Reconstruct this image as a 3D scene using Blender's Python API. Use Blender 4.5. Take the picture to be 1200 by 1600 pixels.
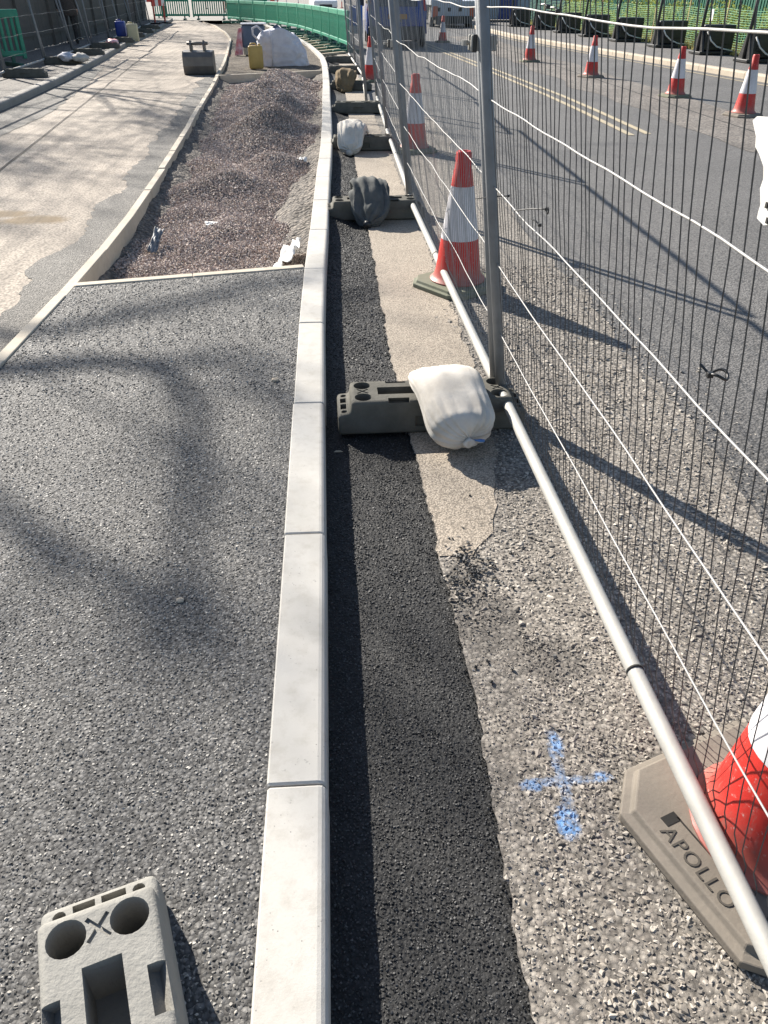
import bpy, bmesh, math, random
import numpy as np
from mathutils import Vector, Matrix, Quaternion, noise as mnoise

random.seed(7); rng = np.random.default_rng(7)
for o in list(bpy.data.objects): bpy.data.objects.remove(o)
scene = bpy.context.scene
COL = scene.collection
R = math.radians

# ------------------------------------------------------------------ camera
cam_d = bpy.data.cameras.new('camera'); cam = bpy.data.objects.new('camera', cam_d); COL.objects.link(cam)
cam.location = (0, 0, 1.5)
cam.rotation_euler = (R(90 - 34.2366), 0, R(-3.7384))
cam_d.sensor_fit = 'VERTICAL'; cam_d.sensor_height = 24; cam_d.lens = 18.03
scene.cycles.max_bounces = 6; scene.cycles.diffuse_bounces = 3
cam_d.clip_start = .02; cam_d.clip_end = 900
scene.camera = cam
# ------------------------------------------------------------------ light
SX, SY = .94, -1.32                                  # shadow of a 1 m stick on the ground
SUNV = Vector((SX, SY, -1.0)).normalized()          # the way the light travels
ELEV = math.asin(-SUNV.z); AZ = math.atan2(-SUNV.x, -SUNV.y)
w = bpy.data.worlds.new('World'); scene.world = w; w.use_nodes = True
nt = w.node_tree; bg = nt.nodes['Background']; sky = nt.nodes.new('ShaderNodeTexSky')
sky.sky_type = 'NISHITA'; sky.sun_disc = False; sky.sun_elevation = ELEV; sky.sun_rotation = AZ
sky.air_density = 1.0; sky.dust_density = .7
bg.inputs['Strength'].default_value = .07
nt.links.new(sky.outputs[0], bg.inputs['Color'])
sl = bpy.data.lights.new('sun', 'SUN'); sl.energy = 5.0; sl.angle = R(.53); sl.color = (1, .935, .84)
so = bpy.data.objects.new('sun', sl); COL.objects.link(so); so.location = (-9, 15, 12)
so.rotation_euler = SUNV.to_track_quat('-Z', 'Y').to_euler()
vs = scene.view_settings; vs.view_transform = 'Standard'; vs.look = 'None'; vs.exposure = 1.15; vs.gamma = 1
vs.use_curve_mapping = False

# ------------------------------------------------------------------ materials
class NT:
    def __init__(s, name):
        s.m = bpy.data.materials.new(name); s.m.use_nodes = True; s.t = s.m.node_tree
        s.b = s.t.nodes['Principled BSDF']
    def n(s, typ, **kw):
        x = s.t.nodes.new('ShaderNode' + typ)
        for k, v in kw.items():
            if k.startswith('i_'): x.inputs[k[2:].replace('_', ' ')].default_value = v
            else: setattr(x, k, v)
        return x
    def l(s, a, b): s.t.links.new(a, b)
    def pos(s, obj=False):
        if obj: return s.n('TexCoord').outputs['Object']
        return s.n('NewGeometry').outputs['Position']
    def noise(s, co, scale, detail=4, rough=.6, dist=0.):
        x = s.n('TexNoise'); x.inputs['Scale'].default_value = scale; x.inputs['Detail'].default_value = detail
        x.inputs['Roughness'].default_value = rough; x.inputs['Distortion'].default_value = dist
        s.l(co, x.inputs['Vector']); return x.outputs['Fac']
    def vor(s, co, scale, feature='F1', out='Distance'):
        x = s.n('TexVoronoi', feature=feature); x.inputs['Scale'].default_value = scale
        s.l(co, x.inputs['Vector']); return x.outputs[out]
    def ramp(s, fac, *stops, interp='LINEAR'):
        x = s.n('ValToRGB'); e = x.color_ramp.elements; x.color_ramp.interpolation = interp
        while len(e) < len(stops): e.new(.5)
        for el, (p, c) in zip(e, stops):
            el.position = p; el.color = (c, c, c, 1) if not hasattr(c, '__len__') else (*c, 1)
        s.l(fac, x.inputs[0]); return x.outputs[0]
    def mix(s, fac, a, b, mode='MIX'):
        x = s.n('Mix', data_type='RGBA', blend_type=mode)
        for sock, v in ((x.inputs[0], fac), (x.inputs[6], a), (x.inputs[7], b)):
            if isinstance(v, (int, float)): sock.default_value = v
            elif isinstance(v, tuple): sock.default_value = (*v, 1)
            else: s.l(v, sock)
        return x.outputs[2]
    def math(s, op, a, b=0., c=None):
        x = s.n('Math', operation=op)
        for i, v in enumerate((a, b, c)):
            if v is None: continue
            if isinstance(v, (int, float)): x.inputs[i].default_value = v
            else: s.l(v, x.inputs[i])
        return x.outputs[0]
    def xyz(s, co):
        x = s.n('SeparateXYZ'); s.l(co, x.inputs[0]); return x.outputs
    def bump(s, h, strength=.5, dist=.01, prev=None):
        x = s.n('Bump'); x.inputs['Strength'].default_value = strength; x.inputs['Distance'].default_value = dist
        s.l(h, x.inputs['Height'])
        if prev is not None: s.l(prev, x.inputs['Normal'])
        return x.outputs[0]
    def done(s, color=None, rough=.6, normal=None, metal=0, spec=.5):
        b = s.b
        if color is not None:
            if isinstance(color, tuple): b.inputs['Base Color'].default_value = (*color, 1)
            else: s.l(color, b.inputs['Base Color'])
        if isinstance(rough, (int, float)): b.inputs['Roughness'].default_value = rough
        else: s.l(rough, b.inputs['Roughness'])
        b.inputs['Metallic'].default_value = metal
        b.inputs['Specular IOR Level'].default_value = spec
        if normal is not None: s.l(normal, b.inputs['Normal'])
        return s.m

def simple(name, c, c2=None, scale=6, rough=.6, metal=0, bump=.15, bscale=60, spec=.5, dist=.004, obj=True):
    """one material with cloudy colour variation and fine relief"""
    k = NT(name); co = k.pos(obj); c2 = c2 or tuple(v * .72 for v in c)
    f = k.ramp(k.noise(co, scale, 5, .65), (.3, 0.), (.72, 1.))
    col = k.mix(f, c, c2)
    r = k.ramp(k.noise(co, scale * 2.3, 3), (.2, max(rough - .12, .03)), (.8, min(rough + .12, 1.)))
    return k.done(col, r, k.bump(k.noise(co, bscale, 4), bump, dist), metal, spec)

M = {}
def ground(name, cols, vscale, big=(.35, 1.), bigscale=1.3, bump=.9, dist=.006, rough=.75, fine=70, extra=None, spec=.4):
    """aggregate bound surface: stones of several tones, relief from cells, large cloudy change"""
    k = NT(name); co = k.pos()
    v = k.n('TexVoronoi', feature='F1'); v.inputs['Scale'].default_value = vscale; k.l(co, v.inputs['Vector'])
    sep = k.n('SeparateColor'); k.l(v.outputs['Color'], sep.inputs[0])
    n = len(cols); col = k.ramp(sep.outputs[0], *[(i / n, c) for i, c in enumerate(cols)], interp='CONSTANT')
    edge = k.ramp(v.outputs['Distance'], (.25, 1.), (.75, .45))
    col = k.mix(1., col, edge, 'MULTIPLY')
    cl = k.ramp(k.noise(co, bigscale, 6, .6), (.3, big[0]), (.7, big[1]))
    col = k.mix(1., col, cl, 'MULTIPLY')
    if extra: col = extra(k, co, col)
    h = k.math('ADD', k.math('MULTIPLY', k.math('SUBTRACT', 1., v.outputs['Distance']), 1.), k.math('MULTIPLY', sep.outputs[1], .6))
    nb = k.bump(h, bump, dist, k.bump(k.noise(co, fine, 5, .7), .5, dist))
    return k.done(col, rough, nb, 0, spec)

def blob(k, x, y, cx, cy, rx, ry, soft=.35, ragged=None):
    """soft elliptical stain mask at a world place"""
    a = k.math('DIVIDE', k.math('SUBTRACT', x, cx), rx); b = k.math('DIVIDE', k.math('SUBTRACT', y, cy), ry)
    d = k.math('ADD', k.math('MULTIPLY', a, a), k.math('MULTIPLY', b, b))
    if ragged is not None: d = k.math('ADD', d, k.math('MULTIPLY', k.math('SUBTRACT', ragged, .5), 2.2))
    return k.ramp(d, (1 - soft, 1.), (1 + soft * .6, 0.))

def spray_extra(k, co, col):
    """blue survey cross sprayed on the planed road, and bitumen crumbs ground into it"""
    x, y, z = k.xyz(co)
    rg = k.noise(co, 48, 4, .75); m = None
    for (a_, st) in (((.478, 1.085, .016, .145), .42), ((.482, 1.078, .105, .016), .42), ((.463, .975, .03, .05), .95), ((.49, 1.18, .02, .045), .75), ((.405, 1.07, .03, .02), .7), ((.57, 1.083, .028, .018), .75)):
        f = k.math('MULTIPLY', blob(k, x, y, *a_, soft=.8, ragged=rg), st); m = f if m is None else k.math('MAXIMUM', m, f)
    m = k.math('MULTIPLY', m, k.ramp(k.noise(co, 90, 3, .7), (.38, .2), (.6, 1.)))
    dk = None
    for a in ((.40, 1.62, .12, .16), (.36, 1.82, .05, .09), (.55, 1.46, .12, .1)):
        f = blob(k, x, y, *a, soft=.6, ragged=k.noise(co, 18, 4, .7)); dk = f if dk is None else k.math('MAXIMUM', dk, f)
    col = k.mix(k.math('MULTIPLY', dk, .5), col, (.05, .046, .042))
    return k.mix(k.math('MULTIPLY', m, .85), col, (.14, .36, .72))

def pit_extra(k, co, col):
    p = k.math('MULTIPLY', k.ramp(k.vor(co, 48), (.12, 1.), (.26, 0.)), k.ramp(k.noise(co, 14, 3), (.45, 0.), (.6, 1.)))
    return k.mix(k.math('MULTIPLY', p, .7), col, (.12, .10, .085))
def path_extra(k, co, col):
    x, y, z = k.xyz(co)
    rgd = k.noise(co, 6, 6, .8); f = k.math('MAXIMUM', blob(k, x, y, -2.25, 6.2, .30, .16, .7, rgd), blob(k, x, y, -2.55, 6.4, .28, .14, .7, rgd))
    col = k.mix(k.math('MULTIPLY', f, .85), col, (.19, .125, .05))
    # wheel and sweeping streaks along the track
    st = k.n('Mapping'); st.inputs['Scale'].default_value = (5, .35, 1); k.l(co, st.inputs[0])
    s = k.ramp(k.noise(st.outputs[0], 1.6, 5, .6), (.35, .62), (.62, 1.))
    return k.mix(1., col, s, 'MULTIPLY')

M['footway'] = ground('footway_asphalt', [(.09, .087, .083), (.15, .146, .14), (.19, .184, .175), (.12, .116, .111), (.24, .232, .22)], 115, (.8, 1.), 1.1, .6, .004, .75)
M['strip'] = ground('fresh_asphalt', [(.018, .018, .018), (.026, .026, .026), (.034, .034, .034), (.022, .022, .022)], 125, (.75, 1.), 2, .45, .004, .7)
M['milled'] = ground('planed_road', [(.32, .285, .245), (.40, .36, .31), (.34, .305, .26), (.44, .40, .345), (.26, .235, .205)], 80, (.7, 1.), 2.2, .5, .005, .85, extra=spray_extra)
M['road'] = ground('old_road_asphalt', [(.165, .158, .15), (.2, .191, .181), (.24, .23, .217), (.185, .177, .168)], 90, (.7, 1.), .7, .7, .005, .7)
M['patch'] = ground('worn_concrete_patch', [(.46, .39, .31), (.5, .425, .34), (.48, .41, .325), (.54, .465, .375)], 150, (.8, 1.), 3.5, .5, .003, .85, fine=45, extra=pit_extra)
M['path'] = ground('dusty_concrete', [(.55, .465, .375), (.59, .505, .41), (.57, .48, .39), (.51, .435, .35)], 60, (.72, 1.), .8, .25, .004, .85, fine=30, extra=path_extra)
M['pathpatch'] = ground('grey_patched_asphalt', [(.22, .205, .182), (.28, .262, .232), (.34, .315, .28), (.19, .178, .16)], 95, (.6, 1.), 2.4, .9, .006, .8)
M['leftfoot'] = ground('old_footway', [(.27, .24, .21), (.32, .285, .25), (.23, .21, .19)], 35, (.6, 1.), .9, .5, .005, .85)
M['soil'] = ground('bare_soil', [(.2, .165, .125), (.27, .225, .17), (.31, .265, .21), (.15, .125, .1)], 40, (.55, 1.), 1.6, 1., .02, .95)
M['far'] = ground('pale_far_road', [(.36, .33, .29), (.40, .365, .325), (.33, .305, .27)], 20, (.75, 1.), .3, .3, .005, .85)
M['rfoot'] = ground('far_footway', [(.20, .19, .185), (.25, .24, .23), (.22, .21, .2)], 40, (.7, 1.), .8, .5, .005, .85)
M['grass'] = ground('verge_soil', [(.06, .08, .025), (.10, .11, .04), (.30, .27, .12), (.08, .09, .03)], 14, (.6, 1.), .9, .8, .02, .95)
M['ground'] = ground('subsoil', [(.12, .10, .08), (.15, .13, .1)], 10, (.6, 1.), .5)
M['haunch'] = ground('rough_haunch_concrete', [(.27, .235, .20), (.33, .29, .245), (.23, .205, .18)], 30, (.55, 1.), 3, 1., .02, .9, fine=25)
M['gravelbed'] = ground('gravel_bed', [(.47, .405, .35), (.53, .455, .40), (.4, .345, .3)], 45, (.6, 1.), 2, 1., .02, .9)

def stone_mat(name, cols, rough=.7, extra=None, spec=.45):
    k = NT(name); oi = k.n('ObjectInfo'); n = len(cols)
    col = k.ramp(oi.outputs['Random'], *[(i / n, c) for i, c in enumerate(cols)], interp='CONSTANT')
    co = k.pos()
    col = k.mix(1., col, k.ramp(k.noise(co, 1.6, 5), (.3, .68), (.7, 1.)), 'MULTIPLY')
    col = k.mix(1., col, k.ramp(k.noise(co, 300, 2), (.3, .8), (.7, 1.)), 'MULTIPLY')
    if extra: col = extra(k, co, col)
    return k.done(col, rough, None, 0, spec)
M['s_foot'] = stone_mat('footway_chips', [(.05, .048, .045), (.14, .134, .125), (.27, .258, .238), (.085, .082, .077), (.38, .36, .326), (.125, .12, .112), (.22, .209, .194), (.54, .51, .455)], .62)
M['s_strip'] = stone_mat('fresh_asphalt_chips', [(.016, .016, .016), (.032, .032, .032), (.058, .058, .058), (.026, .026, .026), (.048, .048, .048), (.10, .099, .097)], .6)
M['s_mill'] = stone_mat('planed_chips', [(.36, .32, .275), (.44, .395, .34), (.24, .215, .185), (.5, .45, .385), (.38, .335, .28), (.18, .163, .143), (.62, .56, .48)], .8, extra=spray_extra)
M['s_gravel'] = stone_mat('pink_gravel', [(.56, .445, .39), (.68, .57, .505), (.46, .38, .34), (.61, .52, .46), (.76, .655, .58), (.36, .31, .285), (.6, .465, .395)], .8)

def concrete(name, c, pits=True):
    k = NT(name); co = k.pos()
    f = k.ramp(k.noise(co, 3.2, 6, .62), (.3, 0.), (.72, 1.))
    col = k.mix(f, c, tuple(v * f2 for v, f2 in zip(c, (.80, .795, .78))))
    col = k.mix(k.ramp(k.noise(co, 21, 5, .7), (.48, 0.), (.8, .6)), col, tuple(v * f2 for v, f2 in zip(c, (.60, .57, .52))))
    col = k.mix(k.ramp(k.noise(co, 1.1, 5, .7), (.45, 0.), (.7, .55)), col, tuple(v * f2 for v, f2 in zip(c, (.74, .72, .70))))
    col = k.mix(k.ramp(k.noise(co, 44, 4, .7), (.66, 0.), (.74, .7)), col, tuple(v * .38 for v in c))
    p = k.vor(co, 75); r = k.noise(co, 9, 2)
    pit = k.math('MULTIPLY', k.ramp(p, (.06, 1.), (.14, 0.)), k.ramp(r, (.5, 0.), (.6, 1.)))
    col = k.mix(k.math('MULTIPLY', pit, .8), col, tuple(v * .22 for v in c))
    nb = k.bump(pit, -.6, .004, k.bump(k.noise(co, 160, 4, .7), .25, .002))
    return k.done(col, .85, nb, 0, .3)
M['kerb'] = concrete('kerb_concrete', (.545, .525, .485))
M['edging'] = concrete('edging_concrete', (.55, .49, .40))
M['oldkerb'] = concrete('old_kerb_concrete', (.34, .32, .29))
M['sandkerb'] = concrete('buff_kerb_concrete', (.52, .45, .36))
def scuffed(name, c):
    k = NT(name); co = k.pos(True)
    col = k.mix(k.ramp(k.noise(co, 4, 5, .7), (.35, 0.), (.75, 1.)), c, tuple(v * .72 for v in c))
    st = k.n('Mapping'); st.inputs['Scale'].default_value = (14, 14, 3); k.l(co, st.inputs[0])
    col = k.mix(k.ramp(k.noise(st.outputs[0], 2.2, 6, .75), (.55, 0.), (.75, .75)), col, (.22, .18, .15))
    col = k.mix(k.ramp(k.noise(co, 70, 3, .7), (.62, 0.), (.72, .5)), col, (.55, .5, .46))
    x, y, z = k.xyz(co)
    col = k.mix(k.ramp(z, (.04, .55), (.16, .0)), col, (.25, .2, .16))
    return k.done(col, k.ramp(k.noise(co, 12, 4), (.3, .35), (.7, .65)), k.bump(k.noise(co, 45, 4), .12, .004), 0, .4)
M['block'] = simple('recycled_rubber_block', (.24, .232, .21), (.31, .30, .272), 9, .85, 0, .6, 110, .25)
M['dblock'] = simple('dark_rubber_block', (.085, .082, .07), (.14, .132, .112), 8, .85, 0, .5, 90, .25)
M['blackplastic'] = simple('black_plastic', (.012, .012, .013), (.03, .03, .03), 5, .45, 0, .2, 40)
M['galv'] = simple('galvanised_tube', (.40, .39, .36), (.33, .32, .295), 14, .65, .1, .12, 150)
M['galvdull'] = simple('dull_galvanised_post', (.24, .25, .262), (.17, .178, .188), 9, .6, .2, .12, 120)
M['wirelight'] = simple('sunlit_zinc_wire', (.42, .41, .39), (.34, .33, .32), 40, .55, .1, .1, 200)  # horizontal wires: the sun they catch is put into a paler colour
M['wiredark'] = simple('backlit_dark_wire', (.08, .077, .074), (.12, .115, .11), 30, .6, .3, .1, 200)  # vertical wires: same zinc, backlit look put into a darker colour
M['wiremid'] = simple('grey_zinc_wire', (.26, .26, .26), (.2, .2, .2), 30, .6, .2, .1, 200)
M['conered'] = scuffed('cone_red_plastic', (.54, .03, .022))
M['coneold'] = scuffed('faded_red_plastic', (.60, .085, .06))
M['sleeve'] = scuffed('reflective_sleeve', (.66, .64, .66))
M['conebase'] = simple('recycled_cone_base', (.24, .208, .17), (.17, .15, .125), 5, .8, 0, .35, 70, .3)
M['conebaseg'] = simple('greenish_cone_base', (.14, .15, .10), (.2, .2, .15), 5, .8, 0, .35, 70, .3)
M['letter'] = simple('moulded_lettering', (.085, .075, .062), None, 8, .8)  # darker than the base: shading of the raised letters put into the colour
M['slotdark'] = simple('dark_recess', (.02, .019, .017), None, 5, .9)
def cloth(name, c, c2, tr=0):
    k = NT(name); co = k.pos(True)
    wv = k.n('TexWave', wave_type='BANDS', bands_direction='X'); wv.inputs['Scale'].default_value = 260; k.l(co, wv.inputs[0])
    wv2 = k.n('TexWave', wave_type='BANDS', bands_direction='Y'); wv2.inputs['Scale'].default_value = 260; k.l(co, wv2.inputs[0])
    col = k.mix(k.ramp(k.noise(co, 7, 5, .65), (.35, 0.), (.75, 1.)), c, c2)
    h = k.math('ADD', wv.outputs['Fac'], wv2.outputs['Fac'])
    return k.done(col, .9, k.bump(h, .12, .002, k.bump(k.noise(co, 18, 4, .6), .22, .008)), 0, .2)
M['bagwhite'] = cloth('white_woven_sack', (.62, .585, .53), (.44, .40, .345))
M['bagdark'] = cloth('dark_woven_sack', (.075, .08, .08), (.15, .15, .14))
M['bagtan'] = cloth('hessian_sack', (.22, .16, .09), (.15, .11, .065))
M['bulk'] = cloth('white_bulk_bag', (.62, .62, .66), (.5, .5, .56))
M['greysack'] = cloth('slate_grey_sack', (.15, .18, .24), (.11, .135, .18))
M['redsack'] = simple('red_printed_plastic', (.6, .06, .08), (.75, .62, .62), 8, .5)
M['bluetie'] = simple('blue_string', (.08, .22, .55), None, 8, .6)
M['jerry'] = simple('yellow_jerry_plastic', (.52, .36, .11), (.40, .26, .07), 4, .5, 0, .2, 20)
M['jerrypale'] = simple('cream_jerry_plastic', (.62, .56, .36), (.5, .44, .28), 4, .5, 0, .2, 20)
M['jerryblue'] = simple('blue_drum_plastic', (.02, .05, .30), (.015, .035, .2), 4, .4, 0, .2, 20)
M['steel'] = simple('worn_bucket_steel', (.11, .105, .10), (.2, .18, .16), 5, .55, .4, .4, 30)
M['green'] = simple('green_barrier_plastic', (.012, .22, .13), (.02, .30, .19), 5, .45, 0, .1, 40)
M['greendark'] = simple('dark_green_plastic', (.008, .09, .06), (.012, .12, .08), 5, .5, 0, .1, 40)
M['timber'] = simple('pale_timber_and_stripe', (.55, .46, .33), (.42, .34, .23), 6, .8)
M['stake'] = simple('stake_timber', (.50, .36, .16), (.6, .45, .22), 6, .8)
M['board'] = simple('weathered_hoarding_board', (.085, .078, .07), (.12, .108, .095), 3, .85, 0, .4, 50)
M['bark'] = simple('bark', (.12, .10, .08), (.07, .06, .05), 6, .9, 0, .6, 40)
M['vanblue'] = simple('van_blue_paint', (.010, .045, .24), (.009, .04, .2), 2, .25, 0, .02, 30)
M['carwhite'] = simple('white_car_paint', (.78, .78, .77), (.7, .7, .69), 2, .25, 0, .02, 30)
M['lorrygrey'] = simple('pale_grey_panel', (.42, .45, .50), (.36, .39, .43), 3, .45, 0, .05, 30)
M['glass'] = simple('dark_vehicle_glass', (.012, .014, .018), None, 3, .08, 0, .0, 30, .8)
M['tyre'] = simple('tyre_rubber', (.018, .018, .018), None, 6, .8, 0, .3, 60)
M['rim'] = simple('alloy_rim', (.45, .45, .46), None, 6, .35, .8, .1)
M['lampred'] = simple('tail_lamp_red', (.42, .012, .012), None, 6, .25)
M['lampclear'] = simple('lamp_clear', (.75, .76, .78), None, 6, .12)
M['plate'] = simple('yellow_plate', (.5, .24, .04), None, 6, .5)
M['white'] = simple('white_plastic', (.76, .75, .72), (.66, .65, .62), 5, .55, 0, .15, 30)
M['orange'] = simple('orange_red_panel', (.55, .10, .03), None, 6, .5)
M['yellow'] = simple('road_yellow_paint', (.46, .38, .24), (.30, .265, .2), 14, .8, 0, .5, 90, obj=False)
M['roadwhite'] = simple('chalky_white_dust', (.55, .53, .5), (.3, .29, .28), 9, .9, 0, .5, 60, obj=False)
M['blue'] = simple('light_blue_panel', (.10, .28, .68), None, 6, .5)
M['stonewall'] = simple('buff_render', (.55, .47, .36), (.46, .39, .3), 3, .9)
M['coat'] = simple('brown_coat', (.06, .048, .042), (.045, .035, .03), 8, .9, 0, .3, 40)
M['trousers'] = simple('black_trousers', (.015, .015, .017), None, 8, .9)
M['skin'] = simple('skin', (.45, .28, .2), (.4, .24, .17), 8, .6)
M['hair'] = simple('dark_hair', (.03, .022, .016), None, 20, .7)
M['netting'] = simple('green_debris_net', (.14, .36, .19), (.30, .50, .32), 4, .6, 0, .1, 40)
def leaf_mat(name, a, b):
    k = NT(name); co = k.pos()
    col = k.mix(k.ramp(k.noise(co, 3.5, 4), (.3, 0.), (.7, 1.)), a, b)
    k.done(col, .6, None, 0, .3); k.b.inputs['Subsurface Weight'].default_value = 0
    tr = k.n('BsdfTranslucent'); k.l(col, tr.inputs[0]); mx = k.n('MixShader'); mx.inputs[0].default_value = .35
    k.l(k.b.outputs[0], mx.inputs[1]); k.l(tr.outputs[0], mx.inputs[2]); k.l(mx.outputs[0], k.t.nodes['Material Output'].inputs[0])
    return k.m
M['leaf'] = leaf_mat('shrub_leaf', (.17, .25, .05), (.36, .38, .10))
M['straw'] = leaf_mat('dry_grass', (.30, .28, .09), (.42, .37, .15))
M['leafdry'] = simple('dry_leaf', (.42, .36, .26), None, 30, .8)

# ------------------------------------------------------------------ mesh helpers
def link(o, parent=None):
    COL.objects.link(o)
    if parent is not None: o.parent = parent
    return o
def tag(o, label=None, cat=None, group=None, kind=None):
    if label: o['label'] = label
    if cat: o['category'] = cat
    if group: o['group'] = group
    if kind: o['kind'] = kind
    return o
def empty(name, loc=(0, 0, 0), rz=0, label=None, cat=None, group=None, parent=None, kind=None):
    o = bpy.data.objects.new(name, None); link(o, parent); o.location = loc; o.rotation_euler = (0, 0, rz); o.empty_display_size = .1
    return tag(o, label, cat, group, kind)
class MB:
    def __init__(s): s.v = []; s.f = []; s.mi = []; s.cur = 0
    def add(s, vs, fs):
        b = len(s.v); s.v += [tuple(v) for v in vs]; s.f += [tuple(i + b for i in f) for f in fs]; s.mi += [s.cur] * len(fs); return s
    def box(s, c, d, rot=None, taper=None):
        hx, hy, hz = d[0] / 2, d[1] / 2, d[2] / 2; vs = []
        for z in (-1, 1):
            t = 1 if taper is None or z < 0 else taper
            for x, y in ((-1, -1), (1, -1), (1, 1), (-1, 1)): vs.append(Vector((x * hx * t, y * hy * t, z * hz)))
        if rot is not None: vs = [rot @ v for v in vs]
        return s.add([v + Vector(c) for v in vs], [(3, 2, 1, 0), (4, 5, 6, 7), (0, 1, 5, 4), (1, 2, 6, 5), (2, 3, 7, 6), (3, 0, 4, 7)])
    def tube(s, pts, r, n=8, cap=True):
        pts = [Vector(p) for p in pts]; rs = r if hasattr(r, '__len__') else [r] * len(pts)
        rings = []; prev = None
        for i, p in enumerate(pts):
            d = (pts[min(i + 1, len(pts) - 1)] - pts[max(i - 1, 0)]).normalized()
            if prev is None:
                a = Vector((0, 0, 1)) if abs(d.z) < .9 else Vector((1, 0, 0)); u = d.cross(a).normalized()
            else:
                u = (prev - d * prev.dot(d)).normalized()
            prev = u; w_ = d.cross(u)
            rings.append([p + (u * math.cos(2 * math.pi * k / n) + w_ * math.sin(2 * math.pi * k / n)) * rs[i] for k in range(n)])
        vs = [v for rg in rings for v in rg]; fs = []
        for i in range(len(pts) - 1):
            for k in range(n):
                fs.append((i * n + k, i * n + (k + 1) % n, (i + 1) * n + (k + 1) % n, (i + 1) * n + k))
        if cap: fs += [tuple(reversed(range(n))), tuple(range((len(pts) - 1) * n, len(pts) * n))]
        return s.add(vs, fs)
    def lathe(s, prof, n=24, c=(0, 0, 0), ridge=0):
        vs = []; fs = []
        for r, z in prof:
            for k in range(n):
                a = 2 * math.pi * k / n; rr = r * (1 - ridge * (k % 2)); vs.append((c[0] + rr * math.cos(a), c[1] + rr * math.sin(a), c[2] + z))
        for i in range(len(prof) - 1):
            for k in range(n): fs.append((i * n + k, i * n + (k + 1) % n, (i + 1) * n + (k + 1) % n, (i + 1) * n + k))
        fs += [tuple(reversed(range(n))), tuple(range((len(prof) - 1) * n, len(prof) * n))]
        return s.add(vs, fs)
    def prism(s, poly, z0, z1):
        n = len(poly)
        return s.add([(x, y, z0) for x, y in poly] + [(x, y, z1) for x, y in poly],
                     [tuple(reversed(range(n))), tuple(range(n, 2 * n))] + [(i, (i + 1) % n, n + (i + 1) % n, n + i) for i in range(n)])
    def mesh(s, name='mesh', mats=(), smooth=False, bevel=0, seg=2):
        me = bpy.data.meshes.new(name); me.from_pydata(s.v, [], s.f)
        for m in (mats if isinstance(mats, (list, tuple)) else [mats]): me.materials.append(m)
        if any(s.mi): me.polygons.foreach_set('material_index', s.mi)
        if bevel:
            bm = bmesh.new(); bm.from_mesh(me); bmesh.ops.recalc_face_normals(bm, faces=bm.faces)
            es = [e for e in bm.edges if e.is_manifold and e.calc_face_angle(0) > .5]
            bmesh.ops.bevel(bm, geom=es, offset=bevel, segments=seg, affect='EDGES', profile=.5, clamp_overlap=True)
            bm.to_mesh(me); bm.free()
        if smooth:
            me.shade_smooth() if smooth is True else smooth_angle(me, smooth)
        me.update(); return me
    def obj(s, name, mats=(), parent=None, loc=None, **kw):
        o = bpy.data.objects.new(name, s.mesh(name, mats, **kw)); link(o, parent)
        if loc is not None: o.location = loc
        return o
def smooth_angle(me, ang):
    me.shade_smooth(); bm = bmesh.new(); bm.from_mesh(me)
    for e in bm.edges:
        if e.is_manifold and e.calc_face_angle(0) > ang: e.smooth = False
    bm.to_mesh(me); bm.free()
def inst(name, me, parent=None, loc=(0, 0, 0), rot=(0, 0, 0), scale=(1, 1, 1)):
    o = bpy.data.objects.new(name, me); link(o, parent); o.location = loc; o.rotation_euler = rot; o.scale = scale; return o
def copy_tree(o, parent=None):
    c = o.copy(); COL.objects.link(c); c.parent = parent
    for ch in list(o.children): copy_tree(ch, c)
    return c
def n3(x, y, z=0.): return mnoise.noise(Vector((x, y, z)))

# ------------------------------------------------------------------ plan of the place (metres; y runs along the new kerb)
def poly(pts):
    ys = [p[1] for p in pts]; xs = [p[0] for p in pts]
    def f(y):
        if y > ys[-1]: return xs[-1] + (xs[-1] - xs[-2]) / (ys[-1] - ys[-2]) * (y - ys[-1])
        # smooth (monotone-ish) interpolation
        i = max(0, min(len(ys) - 2, int(np.searchsorted(ys, y)) - 1)); t = (y - ys[i]) / (ys[i + 1] - ys[i])
        return float(xs[i] + (xs[i + 1] - xs[i]) * t) if y >= ys[0] else xs[0]
    return f
kf = poly([(-.054, -4), (-.054, 4.2), (-.045, 4.75), (-.027, 5.66), (-.005, 7.06), (.035, 9.), (.05, 11), (.058, 16), (.04, 20), (-.03, 22.5), (-.16, 24.2), (-.45, 27.6), (-.82, 30.7), (-1.3, 34.5), (-1.82, 38.3), (-3.0, 44.5)])
KW = .128
ed = poly([(-1.56, -4), (-1.535, 3.38), (-1.505, 4.42), (-1.50, 5.85), (-1.60, 8.36), (-1.70, 10.4), (-1.83, 12.3), (-2.03, 16), (-2.30, 20.1), (-2.65, 24.5), (-3.2, 30.9), (-4.0, 36.5), (-5.0, 42), (-6.6, 49)])
lk = poly([(-4.62, -4), (-4.62, 12.6), (-4.86, 16.6), (-5.35, 21.8), (-6.0, 27.8), (-6.4, 33), (-6.9, 38.3), (-8.2, 50)])
rk = poly([(9.9, -4), (8.9, 12), (8.44, 16.3), (7.87, 21.9), (7.2, 28), (6.8, 32.4), (6.72, 40.5), (7.6, 52), (8.5, 60)])
sr_base = poly([(.303, -4), (.303, .85), (.318, 1.36), (.306, 1.75), (.294, 2.36), (.284, 2.75), (.262, 3.5), (.268, 5.3), (.262, 8.5), (.31, 14.7), (.3, 24)])
def sr(y): return sr_base(y) + .014 * n3(0, y * 5, 3) + .010 * n3(0, y * 19, 5) + .008 * n3(0, y * 47, 6)

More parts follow.
